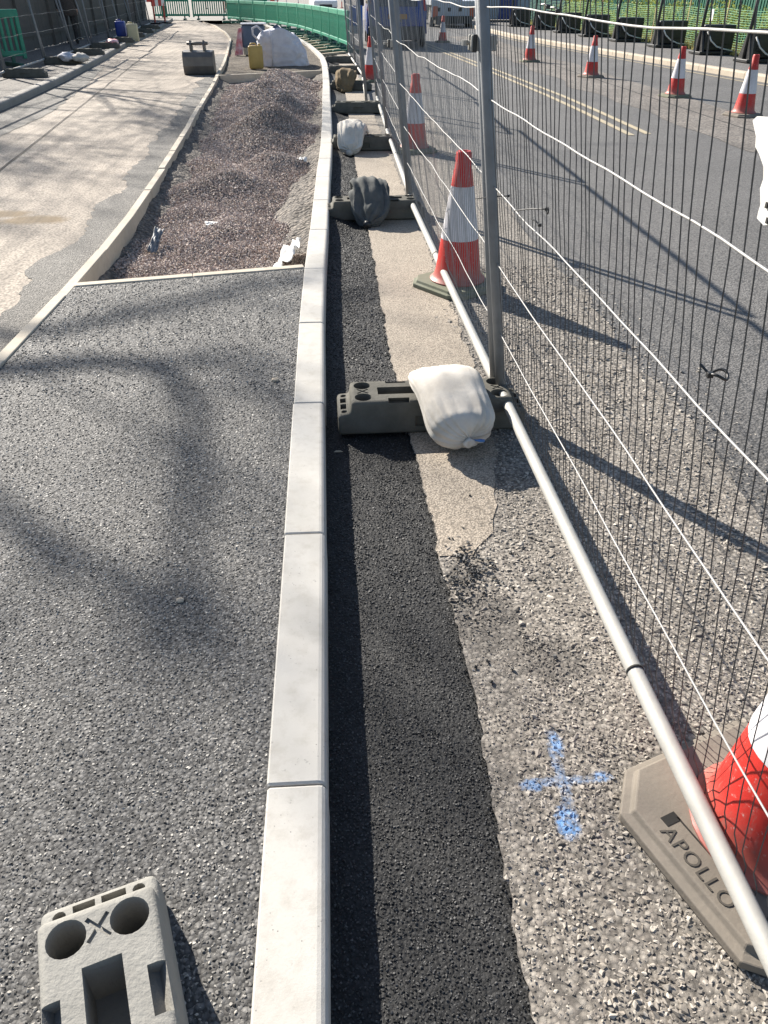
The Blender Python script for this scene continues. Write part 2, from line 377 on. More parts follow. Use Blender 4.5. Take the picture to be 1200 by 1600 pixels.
def ribbon(name, xa, xb, y0, y1, dy, z, mat, nx=1, kind='structure', parent=None, zf=None, thick=None):
    """a paved sheet between two plan lines"""
    mb = MB(); ny = max(1, int(round((y1 - y0) / dy))); vs = []
    for j in range(ny + 1):
        y = y0 + (y1 - y0) * j / ny; a = xa(y) if callable(xa) else xa; b = xb(y) if callable(xb) else xb
        for i in range(nx + 1):
            x = a + (b - a) * i / nx; vs.append((x, y, z + (zf(x, y, i / nx) if zf else 0)))
    fs = [(j * (nx + 1) + i, j * (nx + 1) + i + 1, (j + 1) * (nx + 1) + i + 1, (j + 1) * (nx + 1) + i) for j in range(ny) for i in range(nx)]
    mb.add(vs, fs); o = mb.obj(name, mat, parent)
    if kind: o['kind'] = kind
    return o

ZF, ZP, ZL = .094, .055, .15       # footway, cycle path, old left footway
CR = lambda x: 4.44 + (x + 1.5) * .21          # near cross edging line, y at x
CR2 = lambda x: 17.35 + (x + 2.0) * .53
# ground far below and to the horizon
MB().add([(-400, -60, -.42), (400, -60, -.42), (400, 700, -.42), (-400, 700, -.42)], [(0, 1, 2, 3)]).obj('ground', M['ground'])['kind'] = 'structure'
road = ribbon('road', lambda y: sr(y) + .02 if y < 24.6 else kf(y) - .06, lambda y: rk(y) + .05, -4, 52, 1.0, 0, M['road'], 1)
ribbon('far_road', -70, 70, 52, 400, 60, .004, M['far'])
left_footway = ribbon('left_footway', -16, lambda y: lk(y) - .12, -4, 52, 2, ZL, M['leftfoot'])
path = ribbon('cycle_path', lambda y: lk(y) - .02, lambda y: ed(y) - .02, -4, 52, 1, ZP, M['path'])
ribbon('right_footway', lambda y: rk(y) + .12, 10.15, -4, 60, 2, .11, M['rfoot'])
ribbon('verge', 10.15, 90, -4, 120, 8, .13, M['grass'])
ribbon('left_land', -90, -16, -4, 52, 10, ZL - .01, M['ground'])
# the grey patch along the edging with a ragged edge
def ragged(y): return ed(y) - .05 - (.20 + .16 * (n3(0, y * 1.3, 1) + .35) + .05 * n3(0, y * 5, 2) + .03 * n3(1, y * 16, 2))
ribbon('path_repair_strip', ragged, lambda y: ed(y) - .022, -4, 24, .03, ZP + .004, M['pathpatch'])
# dark repaired band by the left kerb
ribbon('path_channel_band', lambda y: lk(y) - .01, lambda y: lk(y) + .75 + .05 * n3(3, y * 3) - max(0, y - 12) * .06, -4, 20, .12, ZP + .004, M['pathpatch'])
# saw cut along the path
ribbon('path_joint', lambda y: -3.6 + (12.6 - y) * .1 - .006 + .03 * n3(0, y), lambda y: -3.6 + (12.6 - y) * .1 + .007 + .02 * n3(0, y), 8, 34, .3, ZP + .008, M['slotdark'])
footway = MB()
vs = []; ny = 60
for j in range(ny + 1):
    a, b = ed(-4 + 8.4 * j / ny) + .025, kf(-4 + 8.4 * j / ny) - KW + .004
    for i in range(9):
        x = a + (b - a) * i / 8; y1 = CR(x); y = -4 + (y1 + 4) * j / ny
        vs.append((x, y, ZF))
footway.add(vs, [(j * 9 + i, j * 9 + i + 1, (j + 1) * 9 + i + 1, (j + 1) * 9 + i) for j in range(ny) for i in range(8)])
footway = footway.obj('footway', M['footway'], smooth=True); footway['kind'] = 'structure'
# fresh black strip in the kerb trench, banked up round the feet
BLK_Y = [2.86, 6.34, 9.42, 12.5, 15.5, 18.75, 21.6]
def strip_z(x, y, t=None):
    d = x - kf(y); h = 0
    for by in (6.2, 9.35, 12.45, 15.5, 18.7, 21.5):
        h += .06 * math.exp(-((y - by) / .42) ** 2)
    return -.010 + min(h, .07) * max(0, 1 - d / .2) + .003 * n3(x * 9, y * 9)
strip = ribbon('asphalt_strip', lambda y: kf(y) - .04, lambda y: sr(y) + .06, -4, 24.5, .04, 0, M['strip'], 6, zf=strip_z)
# planed road between strip and running lane, and the worn concrete patch
def mill_edge(y): return 1.45 + .12 * n3(0, y * .8, 7) + .04 * n3(0, y * 4, 7) + max(0, 3 - y) * .02
milled = ribbon('planed_road', lambda y: sr(y) + .002, mill_edge, -4, 12, .015, .003, M['milled'], 3)
def patch_r(y): return (.50 + .03 * n3(2, y * 6, 1) + .015 * n3(2, y * 20, 1) + min(.16, max(0, y - 2.0) * .17)) - (.0 if y > 2.05 else (2.05 - y) * .9)
patch = ribbon('concrete_patch', lambda y: sr(y) + .004, patch_r, 1.93, 24.5, .04, .0065, M['patch'], 3)

# ------------------------------------------------------------------ kerbs (each stone its own part)
def kerb_stone(L, wdt, h, rnd):
    """bullnosed kerb: flat top, rounded front edge; length along y, front face at x=0, top at z=0"""
    prof = [(-wdt, -h), (-wdt, -.004), (-wdt + .004, 0), (-rnd, 0), (-rnd * .62, -rnd * .09), (-rnd * .28, -rnd * .33), (-rnd * .08, -rnd * .68), (0, -rnd), (0, -h)]
    n = len(prof); g_ = .002; mb = MB()
    ring = [(.006 * 0 + g_, 1.), (g_ + .003, 1.)]
    ys = [g_, g_ + .005, L - g_ - .005, L - g_]; vs = []
    for q, y in enumerate(ys):
        sh = .0035 if q in (0, 3) else 0
        for x, z in prof: vs.append((x * (1 - 0) - (sh * .5 if x > -.01 else -sh * .5), y, z - (sh if z > -.05 else 0)))
    fs = [(q * n + i, q * n + (i + 1) % n, (q + 1) * n + (i + 1) % n, (q + 1) * n + i) for q in range(3) for i in range(n)]
    fs += [tuple(range(n)), tuple(reversed(range(3 * n, 4 * n)))]
    return mb.add(vs, fs)
def flip(me):
    bm = bmesh.new(); bm.from_mesh(me); bmesh.ops.recalc_face_normals(bm, faces=bm.faces); bm.to_mesh(me); bm.free(); return me
def kerb_line(root_name, me, L, f, y0, y1, ztop, off=0, piece='kerb_stone', jit=.002, label=None):
    r = empty(root_name, (0, 0, 0), kind='structure'); y = y0; k = 0
    while y < y1:
        a = f(y) + off; b = f(y + L) + off; ang = math.atan2(-(b - a), L)
        d = math.hypot(b - a, L)
        inst(piece, me, r, (a + random.uniform(-jit, jit), y, ztop(y) + random.uniform(-jit, jit) * .6), (0, 0, ang + random.uniform(-1, 1) * jit), (1, d / L, 1))
        y += L; k += 1
    return r
kerb_me = flip(kerb_stone(.915, KW, .22, .020).mesh('kerb_stone', M['kerb']))
new_kerb = kerb_line('new_kerb', kerb_me, .915, kf, 1.037 - .915 * 4, 44, lambda y: .1)
old_me = flip(kerb_stone(.915, .15, .3, .03).mesh('kerb_stone', M['oldkerb']))
kerb_line('old_kerb', old_me, .915, lk, 4, 50, lambda y: ZL + .012)
buff_me = flip(kerb_stone(.915, .16, .3, .03).mesh('kerb_stone', M['sandkerb']))
rk_root = empty('buff_kerb', kind='structure'); y = 8.
while y < 58:
    a, b = rk(y), rk(y + .915); ang = math.atan2(-(a - b), -.915)
    inst('kerb_stone', buff_me, rk_root, (b, y + .915, .118), (0, 0, ang)); y += .915
# edging (60 mm wide), both sides visible
edge_me = flip(kerb_stone(.915, .062, .26, .006).mesh('edging_stone', M['edging']))
kerb_line('path_edging', edge_me, .915, ed, -1.2, 47, lambda y: .1 + .01 * math.sin(y * .8), .03, 'edging_stone', .003)
def cross_edging(name, P, Q, z):
    r = empty(name, kind='structure'); P, Q = Vector(P), Vector(Q); d = Q - P; n = max(1, math.ceil(d.length / .915)); L = d.length / n
    ang = math.atan2(-d.x, d.y)
    for i in range(n):
        p = P + d * i / n; inst('edging_stone', edge_me, r, (p.x, p.y, z), (0, 0, ang), (1, L / .915, 1))
    return r
cross_edging('cross_edging', (-1.475, CR(-1.475) + .002), (kf(4.7) - KW, CR(-.17) + .002), .1015)
cross_edging('far_cross_edging', (-2.07, 17.36), (kf(18.3) - KW, 18.34), .1015)

# ------------------------------------------------------------------ gravel pit
def g_h(x, y):
    """top of the gravel"""
    t = y
    base = -.045 + .02 * n3(x * 2.2, y * 2.2, 9) + .012 * n3(x * 6, y * 6, 9)
    m = 0
    for cx, cy, rx, ry, hh in ((-.95, 7.6, .5, .5, .12), (-.55, 8.4, .42, .45, .13), (-.8, 6.3, .4, .4, .03), (-1.2, 8.9, .3, .6, .05), (-.75, 10.3, .6, .75, .24), (-.5, 10.9, .5, .8, .07),
                               (-.85, 12.6, .6, .8, .22), (-.6, 13.7, .6, 1.0, .14), (-1.0, 14.6, .6, 1.1, .14), (-.7, 16.0, .75, 1.2, .19), (-.9, 15.1, .5, .8, .10)):
        d = ((x - cx) / rx) ** 2 + ((y - cy) / ry) ** 2
        m += hh * 1.35 * math.exp(-d * 1.5)
    return base + m * (1 + .35 * n3(x * 1.7, y * 1.7, 4)) + .032 * n3(x * 3.1, y * 2.6, 2) - .03 * max(0, n3(x * 1.8, y * 1.5, 12))
def hl(x, y):
    d = x - ed(y) - .03; top = -.02 + .06 * max(0, min(1, (y - 6) / 2))
    return top - .42 * d - .03 * n3(x * 5, y * 3, 8) - .02 * n3(x * 13, y * 9, 8)
def hr(x, y):
    d = kf(y) - KW - x; top = -.04 + .09 * max(0, min(1, (y - 5.2) / 1.5))
    return top - .35 * d - .035 * n3(x * 5, y * 3, 18) - .02 * n3(x * 13, y * 9, 18)
pit_lo = lambda x: CR(x) + .02
ribbon('gravel_pit', lambda y: ed(y) + .02, lambda y: kf(y) - KW + .01, 4.3, 18.45, .07, 0, M['gravelbed'], 26, zf=lambda x, y, t: g_h(x, y) - .012)
ribbon('kerb_haunch', lambda y: ed(y) + .025, lambda y: ed(y) + .42, 4.45, 17.6, .05, 0, M['haunch'], 10, zf=lambda x, y, t: hl(x, y)).name = 'edging_haunch'
ribbon('kerb_haunch', lambda y: kf(y) - KW - .40, lambda y: kf(y) - KW + .005, 4.75, 18.2, .05, 0, M['haunch'], 10, zf=lambda x, y, t: hr(x, y))
ribbon('soil_bed', lambda y: ed(y) + .025, lambda y: kf(y) - KW + .005, 18.36, 46, .3, 0, M['soil'], 10, zf=lambda x, y, t: .035 + .03 * n3(x * 2, y * 1.2, 6) + (.25 * math.exp(-((x + 1.6) / .5) ** 2 - ((y - 26.8) / .8) ** 2)))
MB().add([(-2.12, 17.3, -.05), (-.05, 18.3, -.05), (-.05, 18.7, .03), (-2.2, 18.7, .03)], [(0, 1, 2, 3)]).obj('soil_lip', M['soil'])['kind'] = 'structure'

# ------------------------------------------------------------------ chips and stones: real geometry scattered on the surfaces
def stone_variants(name, mat, n, flat):
    c = bpy.data.collections.new(name); out = []
    for i in range(n):
        bm = bmesh.new(); rr = random.Random(hash(name) % 1000 * 0 + i * 31 + len(name))
        for k in range(9):
            v = Vector((rr.gauss(0, 1), rr.gauss(0, 1), rr.gauss(0, 1))).normalized() * rr.uniform(.75, 1)
            bm.verts.new((v.x * .5, v.y * .42, v.z * .5 * flat))
        res = bmesh.ops.convex_hull(bm, input=bm.verts)
        for v in [v for v in bm.verts if not v.link_faces]: bm.verts.remove(v)
        me = bpy.data.meshes.new('chip'); bm.to_mesh(me); bm.free(); me.materials.append(mat)
        o = bpy.data.objects.new('chip', me); c.objects.link(o)
    return c
def scatter(name, pts, scales, coll, parent=None, tilt=math.pi):
    n = len(pts); me = bpy.data.meshes.new(name); me.from_pydata([tuple(p) for p in pts], [], [])
    a = me.attributes.new('size', 'FLOAT', 'POINT'); a.data.foreach_set('value', np.asarray(scales, dtype=np.float32))
    rt = me.attributes.new('turn', 'FLOAT_VECTOR', 'POINT')
    rv = np.stack([rng.uniform(-tilt, tilt, n), rng.uniform(-tilt, tilt, n), rng.uniform(-3.14, 3.14, n)], 1).astype(np.float32)
    rt.data.foreach_set('vector', rv.ravel())
    o = bpy.data.objects.new(name, me); link(o, parent); o['kind'] = 'stuff'
    ng = bpy.data.node_groups.new(name, 'GeometryNodeTree')
    ng.interface.new_socket('Geometry', in_out='INPUT', socket_type='NodeSocketGeometry'); ng.interface.new_socket('Geometry', in_out='OUTPUT', socket_type='NodeSocketGeometry')
    N = ng.nodes.new; gi, go = N('NodeGroupInput'), N('NodeGroupOutput')
    m2p = N('GeometryNodeMeshToPoints'); iop = N('GeometryNodeInstanceOnPoints'); ci = N('GeometryNodeCollectionInfo')
    ci.inputs['Collection'].default_value = coll; ci.inputs['Separate Children'].default_value = True; ci.inputs['Reset Children'].default_value = True
    s_ = N('GeometryNodeInputNamedAttribute'); s_.data_type = 'FLOAT'; s_.inputs['Name'].default_value = 'size'
    t_ = N('GeometryNodeInputNamedAttribute'); t_.data_type = 'FLOAT_VECTOR'; t_.inputs['Name'].default_value = 'turn'
    iop.inputs['Pick Instance'].default_value = True
    L = ng.links.new
    L(gi.outputs[0], m2p.inputs['Mesh']); L(m2p.outputs[0], iop.inputs['Points']); L(ci.outputs[0], iop.inputs['Instance'])
    L(s_.outputs['Attribute'], iop.inputs['Scale']); L(t_.outputs['Attribute'], iop.inputs['Rotation']); L(iop.outputs[0], go.inputs[0])
    md = o.modifiers.new('scatter', 'NODES'); md.node_group = ng
    return o
def pts_in(x0, x1, y0, y1, step):
    nx, ny = int((x1 - x0) / step), int((y1 - y0) / step)
    gx, gy = np.meshgrid(np.arange(nx), np.arange(ny))
    x = x0 + (gx.ravel() + rng.uniform(0, 1, nx * ny)) * step; y = y0 + (gy.ravel() + rng.uniform(0, 1, nx * ny)) * step
    return x, y
vec = lambda f, a: np.interp(a, YS, f)
YS = np.linspace(-4, 60, 6401)
tab = {k: np.array([f(y) for y in YS]) for k, f in dict(kf=kf, ed=ed, sr=sr, mill=mill_edge, patch=patch_r).items()}
T = lambda k, y: np.interp(y, YS, tab[k])
def lump(x, y, s, a): return a * np.array([n3(p * s, q * s, 5) for p, q in zip(x, y)])

cfoot = stone_variants('footway_chip_set', M['s_foot'], 8, .5)
P_, S_ = [], []
for (y0, y1, st, sz) in ((.42, 1.8, .0070, .0086), (1.8, 3.0, .0088, .0105), (3.0, 4.75, .0125, .0145)):
    x, y = pts_in(-1.62, -.17, y0, y1, st)
    k = (x > T('ed', y) + .036) & (x < T('kf', y) - KW - .002) & (y < 4.44 + (x + 1.5) * .21 - .004)
    x, y = x[k], y[k]; P_.append(np.stack([x, y, ZF + .0003 + rng.uniform(-.0022, .0010, len(x))], 1)); S_.append(rng.uniform(.65, 1.25, len(x)) * sz)
scatter('footway_chips', np.concatenate(P_), np.concatenate(S_), cfoot, footway, .3)
cstrip = stone_variants('strip_chip_set', M['s_strip'], 8, .55)
P_, S_ = [], []
for (y0, y1, st, sz) in ((.4, 1.7, .0062, .0076), (1.7, 3.4, .0085, .010), (3.4, 9.0, .0135, .0155)):
    x, y = pts_in(-.06, .36, y0, y1, st); e = T('sr', y) + rng.normal(.003, .014, len(x))
    k = (x > T('kf', y) + .002) & (x < e); x, y = x[k], y[k]
    P_.append(np.stack([x, y, np.array([strip_z(a, b) for a, b in zip(x, y)]) + np.where(x > T('sr', y) - .014, rng.uniform(.003, .014, len(x)), .0002) + rng.uniform(-.002, .0016, len(x))], 1)); S_.append(rng.uniform(.65, 1.3, len(x)) * sz)
# crumbs of bitumen spilled over the planed road
cx, cy = rng.normal(.38, .06, 110), rng.normal(1.72, .15, 110); k = cx > T('sr', cy); cx, cy = cx[k], cy[k]
P_.append(np.stack([cx, cy, np.full(len(cx), .009)], 1)); S_.append(rng.uniform(.006, .02, len(cx)))
for ccx, ccy, nn in ((.385, 1.93, 46), (.405, 1.83, 40), (.43, 1.88, 20), (.33, 1.8, 30)):
    P_.append(np.stack([rng.normal(ccx, .018, nn), rng.normal(ccy, .02, nn), np.full(nn, .012)], 1)); S_.append(rng.uniform(.008, .02, nn))
scatter('strip_chips', np.concatenate(P_), np.concatenate(S_), cstrip, strip, .4)
cmill = stone_variants('planed_chip_set', M['s_mill'], 10, .42)
P_, S_ = [], []
for (y0, y1, st, sz) in ((.4, 1.6, .0084, .0098), (1.6, 2.8, .0108, .012), (2.8, 5.0, .016, .016)):
    x, y = pts_in(.22, 1.75, y0, y1, st)
    k = (x > T('sr', y) + .004) & (x < T('mill', y) + rng.normal(-.02, .13, len(x)))
    pk = (y > 1.95 + .09 * np.abs(rng.normal(size=len(x)))) & (x < T('patch', y) - np.abs(rng.normal(0, .05, len(x)))); k &= ~pk
    fine = (x < .42 + .06 * np.sin(y * 5)) & (y < 1.6)
    x, y, fine = x[k], y[k], fine[k]
    s = rng.lognormal(0, .36, len(x)) * sz * np.where(fine, .62, 1.); P_.append(np.stack([x, y, .0040 + rng.uniform(-.0028, .0018, len(x)) + lump(x, y, 9, .0022)], 1)); S_.append(s)
scatter('planed_chips', np.concatenate(P_), np.concatenate(S_), cmill, milled, .3)
cgr = stone_variants('gravel_set', M['s_gravel'], 10, .75)
P_, S_ = [], []
for (y0, y1, st, sz) in ((4.4, 8.5, .0150, .0225), (8.5, 12.5, .020, .028), (12.5, 18.2, .03, .04)):
    x, y = pts_in(-2.1, -.05, y0, y1, st)
    k = (x > T('ed', y) + .045) & (x < T('kf', y) - KW - .012) & (y > 4.44 + (x + 1.5) * .21 + .075) & (y < 17.35 + (x + 2) * .53 - .03)
    x, y = x[k], y[k]; z = np.array([g_h(a, b) for a, b in zip(x, y)]); lo = np.array([max(hl(a, b) if a - ed(b) < .43 else -9, hr(a, b) if kf(b) - KW - a < .42 else -9) for a, b in zip(x, y)])
    k = z > lo - .012 + .01 * rng.normal(size=len(x)) ; x, y, z = x[k], y[k], z[k]
    P_.append(np.stack([x, y, z - .004 + rng.uniform(-.006, .008, len(x))], 1)); S_.append(rng.uniform(.65, 1.25, len(x)) * sz)
tagp = scatter('gravel_heap', np.concatenate(P_), np.concatenate(S_), cgr, None, math.pi)
tag(tagp, 'heaped pinkish grey gravel filling the open bed between the kerbs', 'gravel')

# ------------------------------------------------------------------ road paint
def paint(name, pts, wdt, z=.005, mat='yellow'):
    mb = MB(); vs = []
    for i, p in enumerate(pts):
        q = Vector(pts[min(i + 1, len(pts) - 1)]) - Vector(pts[max(i - 1, 0)]); n = Vector((-q.y, q.x)).normalized() * wdt / 2
        vs += [(p[0] + n.x, p[1] + n.y, z), (p[0] - n.x, p[1] - n.y, z)]
    mb.add(vs, [(2 * i, 2 * i + 1, 2 * i + 3, 2 * i + 2) for i in range(len(pts) - 1)])
    o = mb.obj(name, M[mat]); o['kind'] = 'structure'; return o
for dx in (0, .24):
    paint('yellow_line', [(3.73 + dx, 10.24 + dx * .35), (3.74 + dx, 12.4), (3.72 + dx, 14.5), (3.62 + dx * .9, 17.6), (3.5 + dx * .85, 21), (3.36 + dx * .8, 24.4), (3.1 + dx * .8, 30), (2.9 + dx, 36)], .085)
paint('buff_edge_line', [(rk(y) - .32, y) for y in range(10, 40, 3)], .07)
ribbon('construction_seam', lambda y: 5.35 + .03 * n3(0, y), lambda y: 5.38 + .03 * n3(0, y), 8, 40, .5, .004, M['slotdark'])
def dusty(y): return 4.6 + .25 * n3(4, y * .6) + max(0, 14 - y) * .02
ribbon('dusty_lane_margin', dusty, lambda y: 5.95 + .2 * n3(9, y * .6), 9, 34, .3, .0035, M['leftfoot'], 2)

# ------------------------------------------------------------------ fence foot (moulded rubber block)
def boolean_cut(mb_body, cutters, mat, bevel=.012):
    o = bpy.data.objects.new('tmp', mb_body.mesh('tmp', mat, bevel=bevel, seg=3)); COL.objects.link(o); cs = []
    for c in cutters:
        co = bpy.data.objects.new('cut', flip(c.mesh('cut', mat))); COL.objects.link(co); cs.append(co)
        md = o.modifiers.new('b', 'BOOLEAN'); md.operation = 'DIFFERENCE'; md.object = co; md.solver = 'EXACT'
    dg = bpy.context.evaluated_depsgraph_get(); me = bpy.data.meshes.new_from_object(o.evaluated_get(dg))
    for x in cs + [o]: bpy.data.objects.remove(x)
    smooth_angle(me, .55); return me
BL, BW, BH = .76, .225, .14
def cyl(x, y, r, z0, z1, n=20):
    return MB().lathe([(r, z0), (r * 1.06, z1)], n, (x, y, 0))
def cbox(x, y, dx, dy, z0, z1): return MB().box((x, y, (z0 + z1) / 2), (dx, dy, z1 - z0))
body = MB()
hx = BL / 2; P = [(-hx, 0), (-hx, .085), (-hx + .05, .09), (-hx + .056, BH), (hx - .056, BH), (hx - .05, .09), (hx, .085), (hx, 0)]
# end lips stay low, the main body is full height
vs = []
for y, s in ((-BW / 2, 1), (BW / 2, 1)):
    for x, z in P: vs.append((x, y * (1 - .10 * z / BH), z))
n = len(P); body.add(vs, [tuple(range(n)), tuple(reversed(range(n, 2 * n)))] + [(i, n + i, n + (i + 1) % n, (i + 1) % n) for i in range(n)])
cut = []
for sx in (-1, 1):
    for sy in (-1, 1):
        cut.append(cyl(sx * (hx - .104), sy * .054, .033, .02, .2))
    cut.append(cbox(sx * (hx - .024), .028, .024, .04, .03, .2)); cut.append(cbox(sx * (hx - .024), -.026, .024, .045, .03, .2)); cut.append(cyl(sx * (hx - .026), .072, .012, .02, .2, 10)); cut.append(cyl(sx * (hx - .026), -.072, .012, .02, .2, 10))
    for a in (.7, -.7):
        q = MB().box((sx * (hx - .104), 0, BH), (.058, .008, .010), Matrix.Rotation(a, 3, 'Z')); cut.append(q)
    cut.append(cbox(sx * .13, 0, .17, .066, .025, .2))
    cut.append(MB().box((sx * .135, -.084, .135), (.085, .03, .05), Matrix.Rotation(.5, 3, 'X'))); cut.append(MB().box((sx * .135, .084, .135), (.085, .03, .05), Matrix.Rotation(-.5, 3, 'X')))
cut.append(cbox(.0, -.12, .14, .05, .03, .075)); cut.append(cbox(.0, .12, .14, .05, .03, .075))
foot_me = boolean_cut(body, cut, M['dblock'], .014)
foot_pale = foot_me.copy(); foot_pale.materials.clear(); foot_pale.materials.append(M['block'])

def foot(label, loc, rz, group=None, me=foot_me, sc=1.):
    o = inst('fence_base_block', me, None, loc, (0, 0, rz), (sc, sc, sc)); return tag(o, label, 'fence foot', group)
foot('pale grey moulded fence foot with round holes, loose on the footway', (-.341, .446, ZF + .004), R(90 + 19), me=foot_pale, sc=.93)
RG = 'dark fence feet under the right mesh fence'
FT = [(.375, 2.86, .008, .01, 'dark rubber fence foot nearest the viewer, carrying a white sandbag'),
      (.34, 6.32, .012, .03, 'dark fence foot beside the kerb with a dark grey sandbag over it'),
      (.38, 9.42, .012, .0, 'dark fence foot with the smaller white sandbag hanging over its edge'),
      (.44, 12.52, .012, -.03, 'bare dark fence foot between the white and the brown sandbags'),
      (.42, 15.55, .012, -.05, 'dark fence foot under the brown hessian sandbag'),
      (.39, 18.8, .012, -.03, 'bare dark fence foot just beyond the brown hessian sandbag'),
      (.33, 21.6, .012, -.06, 'farthest bare dark fence foot by the end of the green barriers')]
for x, y, z, r, lb in FT: foot(lb, (x, y, z), r, RG)

# ------------------------------------------------------------------ sandbags
def sandbag(name, label, spine, rad, mat, wr=.012, seed=1, knot=None, knotmat=None, wave=34, fold=.0):
    """sack swept along a spine: rad = list of (half width, half height); folds run to the tied end"""
    mb = MB(); nr = 96; ns = 60; pts = [Vector(p) for p in spine]; m = len(pts) - 1; rings = []
    def samp(arr, t):
        u = t * m; i = min(int(u), m - 1); f = u - i; p0 = arr[max(i - 1, 0)]; p1 = arr[i]; p2 = arr[i + 1]; p3 = arr[min(i + 2, m)]
        return .5 * ((2 * p1) + (p2 - p0) * f + (2 * p0 - 5 * p1 + 4 * p2 - p3) * f * f + (3 * p1 - p0 - 3 * p2 + p3) * f ** 3)
    ra = [Vector((a, b, 0)) for a, b in rad]; vs = []
    for j in range(ns + 1):
        t = j / ns; p = samp(pts, t); d = (samp(pts, min(t + .03, 1)) - samp(pts, max(t - .03, 0))).normalized()
        s = d.cross(Vector((0, 0, 1)))
        s = s.normalized() if s.length > .05 else Vector((1, 0, 0)); u = s.cross(d).normalized(); r_ = samp(ra, t)
        for k in range(nr):
            a = 2 * math.pi * k / nr; ca, sa = math.cos(a), math.sin(a); e = .75
            x = math.copysign(abs(ca) ** e, ca) * max(r_.x, .004); z = math.copysign(abs(sa) ** e, sa) * max(r_.y, .004)
            edge = max(0, (t - .5) / .5); th = a * wave * .5 + 2.2 * n3(t * 3 + seed, math.cos(a), math.sin(a))
            f = 1 + (.075 * edge ** 1.5 + .004) * math.sin(th) + .03 * edge * math.sin(th * 2.3 + 1)
            cl = max(0, (t - .72) / .28); q = p + s * x * f + u * z * f + d * (.010 * min(1, cl * 1.6) * (abs(math.sin(th * .5)) - .5) * (1 if t < .995 else .3))
            q += (u * n3(q.x * 9 + seed, q.y * 9, q.z * 9) + s * .6 * n3(q.x * 12, q.y * 12 + seed, q.z * 12)) * wr
            st = .35 + .65 * edge
            rd = lambda b_, c_: (1 - 2.2 * abs(n3(math.cos(a) * b_ + seed, math.sin(a) * b_, t * c_ + seed)))
            q += (u * math.sin(a) + s * math.cos(a)) * fold * (rd(1.6, 1.8) + .55 * rd(3.4, 3.0)) * min(1, t * 6, (1 - t) * 9 + .2)
            q += u * wr * .45 * st * n3(a * 2.2 + seed, t * 1.6, 4) + u * .18 * wr * n3(q.x * 60, q.y * 18, q.z * 60 + seed)
            vs.append(q)
    fs = [(j * nr + k, j * nr + (k + 1) % nr, (j + 1) * nr + (k + 1) % nr, (j + 1) * nr + k) for j in range(ns) for k in range(nr)]
    fs += [tuple(reversed(range(nr))), tuple(range(ns * nr, (ns + 1) * nr))]
    mb.add(vs, fs); root = empty(name, spine[0], label=label, cat='sandbag', group='sandbags on the fence feet')
    me = flip(mb.mesh('sack', mat, smooth=True)); b = inst('sack', me, root); b.location = -Vector(spine[0])
    for kname, kp, kd, kr, km in (knot or []):
        kb = MB(); kv = Vector(kd)
        kb.tube([Vector(kp), Vector(kp) + kv * .4, Vector(kp) + kv * .7, Vector(kp) + kv], [kr * .55, kr * .7, kr * 1.2, kr * .8], 9)
        kb.v = [tuple(Vector(q) + Vector((n3(q[0] * 60, q[1] * 60, 1), n3(q[0] * 60, q[2] * 60, 2), n3(q[1] * 60, q[2] * 60, 3))) * kr * .5) for q in kb.v]
        ko = kb.obj(kname, km, root, smooth=True); ko.location = -Vector(spine[0])
    return root
zt = .148
sandbag('sandbag', 'plump white sandbag tied with blue string on the nearest fence foot',
        [(.415, 2.955, zt + .012), (.416, 2.945, zt + .022), (.42, 2.90, zt + .042), (.43, 2.83, zt + .054), (.44, 2.76, zt + .050), (.452, 2.69, .162), (.466, 2.62, .126), (.475, 2.575, .106), (.480, 2.545, .094), (.484, 2.535, .090)],
        [(.04, .008), (.10, .02), (.132, .036), (.138, .050), (.134, .060), (.130, .076), (.126, .086), (.112, .084), (.072, .056), (.014, .012)], M['bagwhite'], .005, 1,
        [('neck', (.484, 2.542, .090), (.004, -.036, -.010), .021, M['bagwhite']), ('string', (.478, 2.538, .104), (-.010, -.012, .03), .006, M['bluetie']), ('string', (.498, 2.532, .088), (.05, .002, -.006), .006, M['bluetie'])], wave=34, fold=.0035)
sandbag('sandbag', 'dark grey sandbag draped over the second fence foot',
        [(.27, 6.62, .06), (.28, 6.56, .11), (.29, 6.45, .19), (.30, 6.34, .215), (.305, 6.22, .19), (.305, 6.13, .11), (.295, 6.07, .055), (.275, 6.02, .03)],
        [(.02, .02), (.09, .035), (.125, .042), (.13, .045), (.125, .045), (.12, .045), (.085, .04), (.016, .014)], M['bagdark'], .02, 5,
        [('neck', (.28, 6.03, .035), (-.02, -.05, -.012), .03, M['blackplastic'])], wave=14, fold=.030)
sandbag('sandbag', 'smaller white sandbag hanging over the third fence foot near the kerb',
        [(.36, 9.70, .10), (.34, 9.62, .15), (.30, 9.5, .215), (.26, 9.40, .225), (.24, 9.28, .19), (.235, 9.18, .10), (.23, 9.13, .05), (.225, 9.09, .03)],
        [(.02, .02), (.10, .05), (.13, .06), (.135, .065), (.13, .07), (.12, .06), (.09, .05), (.016, .014)], M['bagwhite'], .022, 9,
        [('neck', (.225, 9.10, .035), (-.01, -.05, -.008), .03, M['bagwhite'])], wave=22, fold=.018)
sandbag('sandbag', 'brown hessian sandbag draped over the fifth fence foot',
        [(.38, 15.85, .10), (.37, 15.78, .15), (.36, 15.66, .23), (.35, 15.55, .245), (.33, 15.42, .21), (.32, 15.32, .11), (.31, 15.26, .05), (.30, 15.2, .03)],
        [(.02, .02), (.12, .05), (.16, .07), (.165, .075), (.16, .075), (.14, .065), (.1, .05), (.016, .014)], M['bagtan'], .025, 13,
        [('neck', (.30, 15.22, .035), (-.02, -.06, -.008), .03, M['bagtan'])], wave=22, fold=.02)

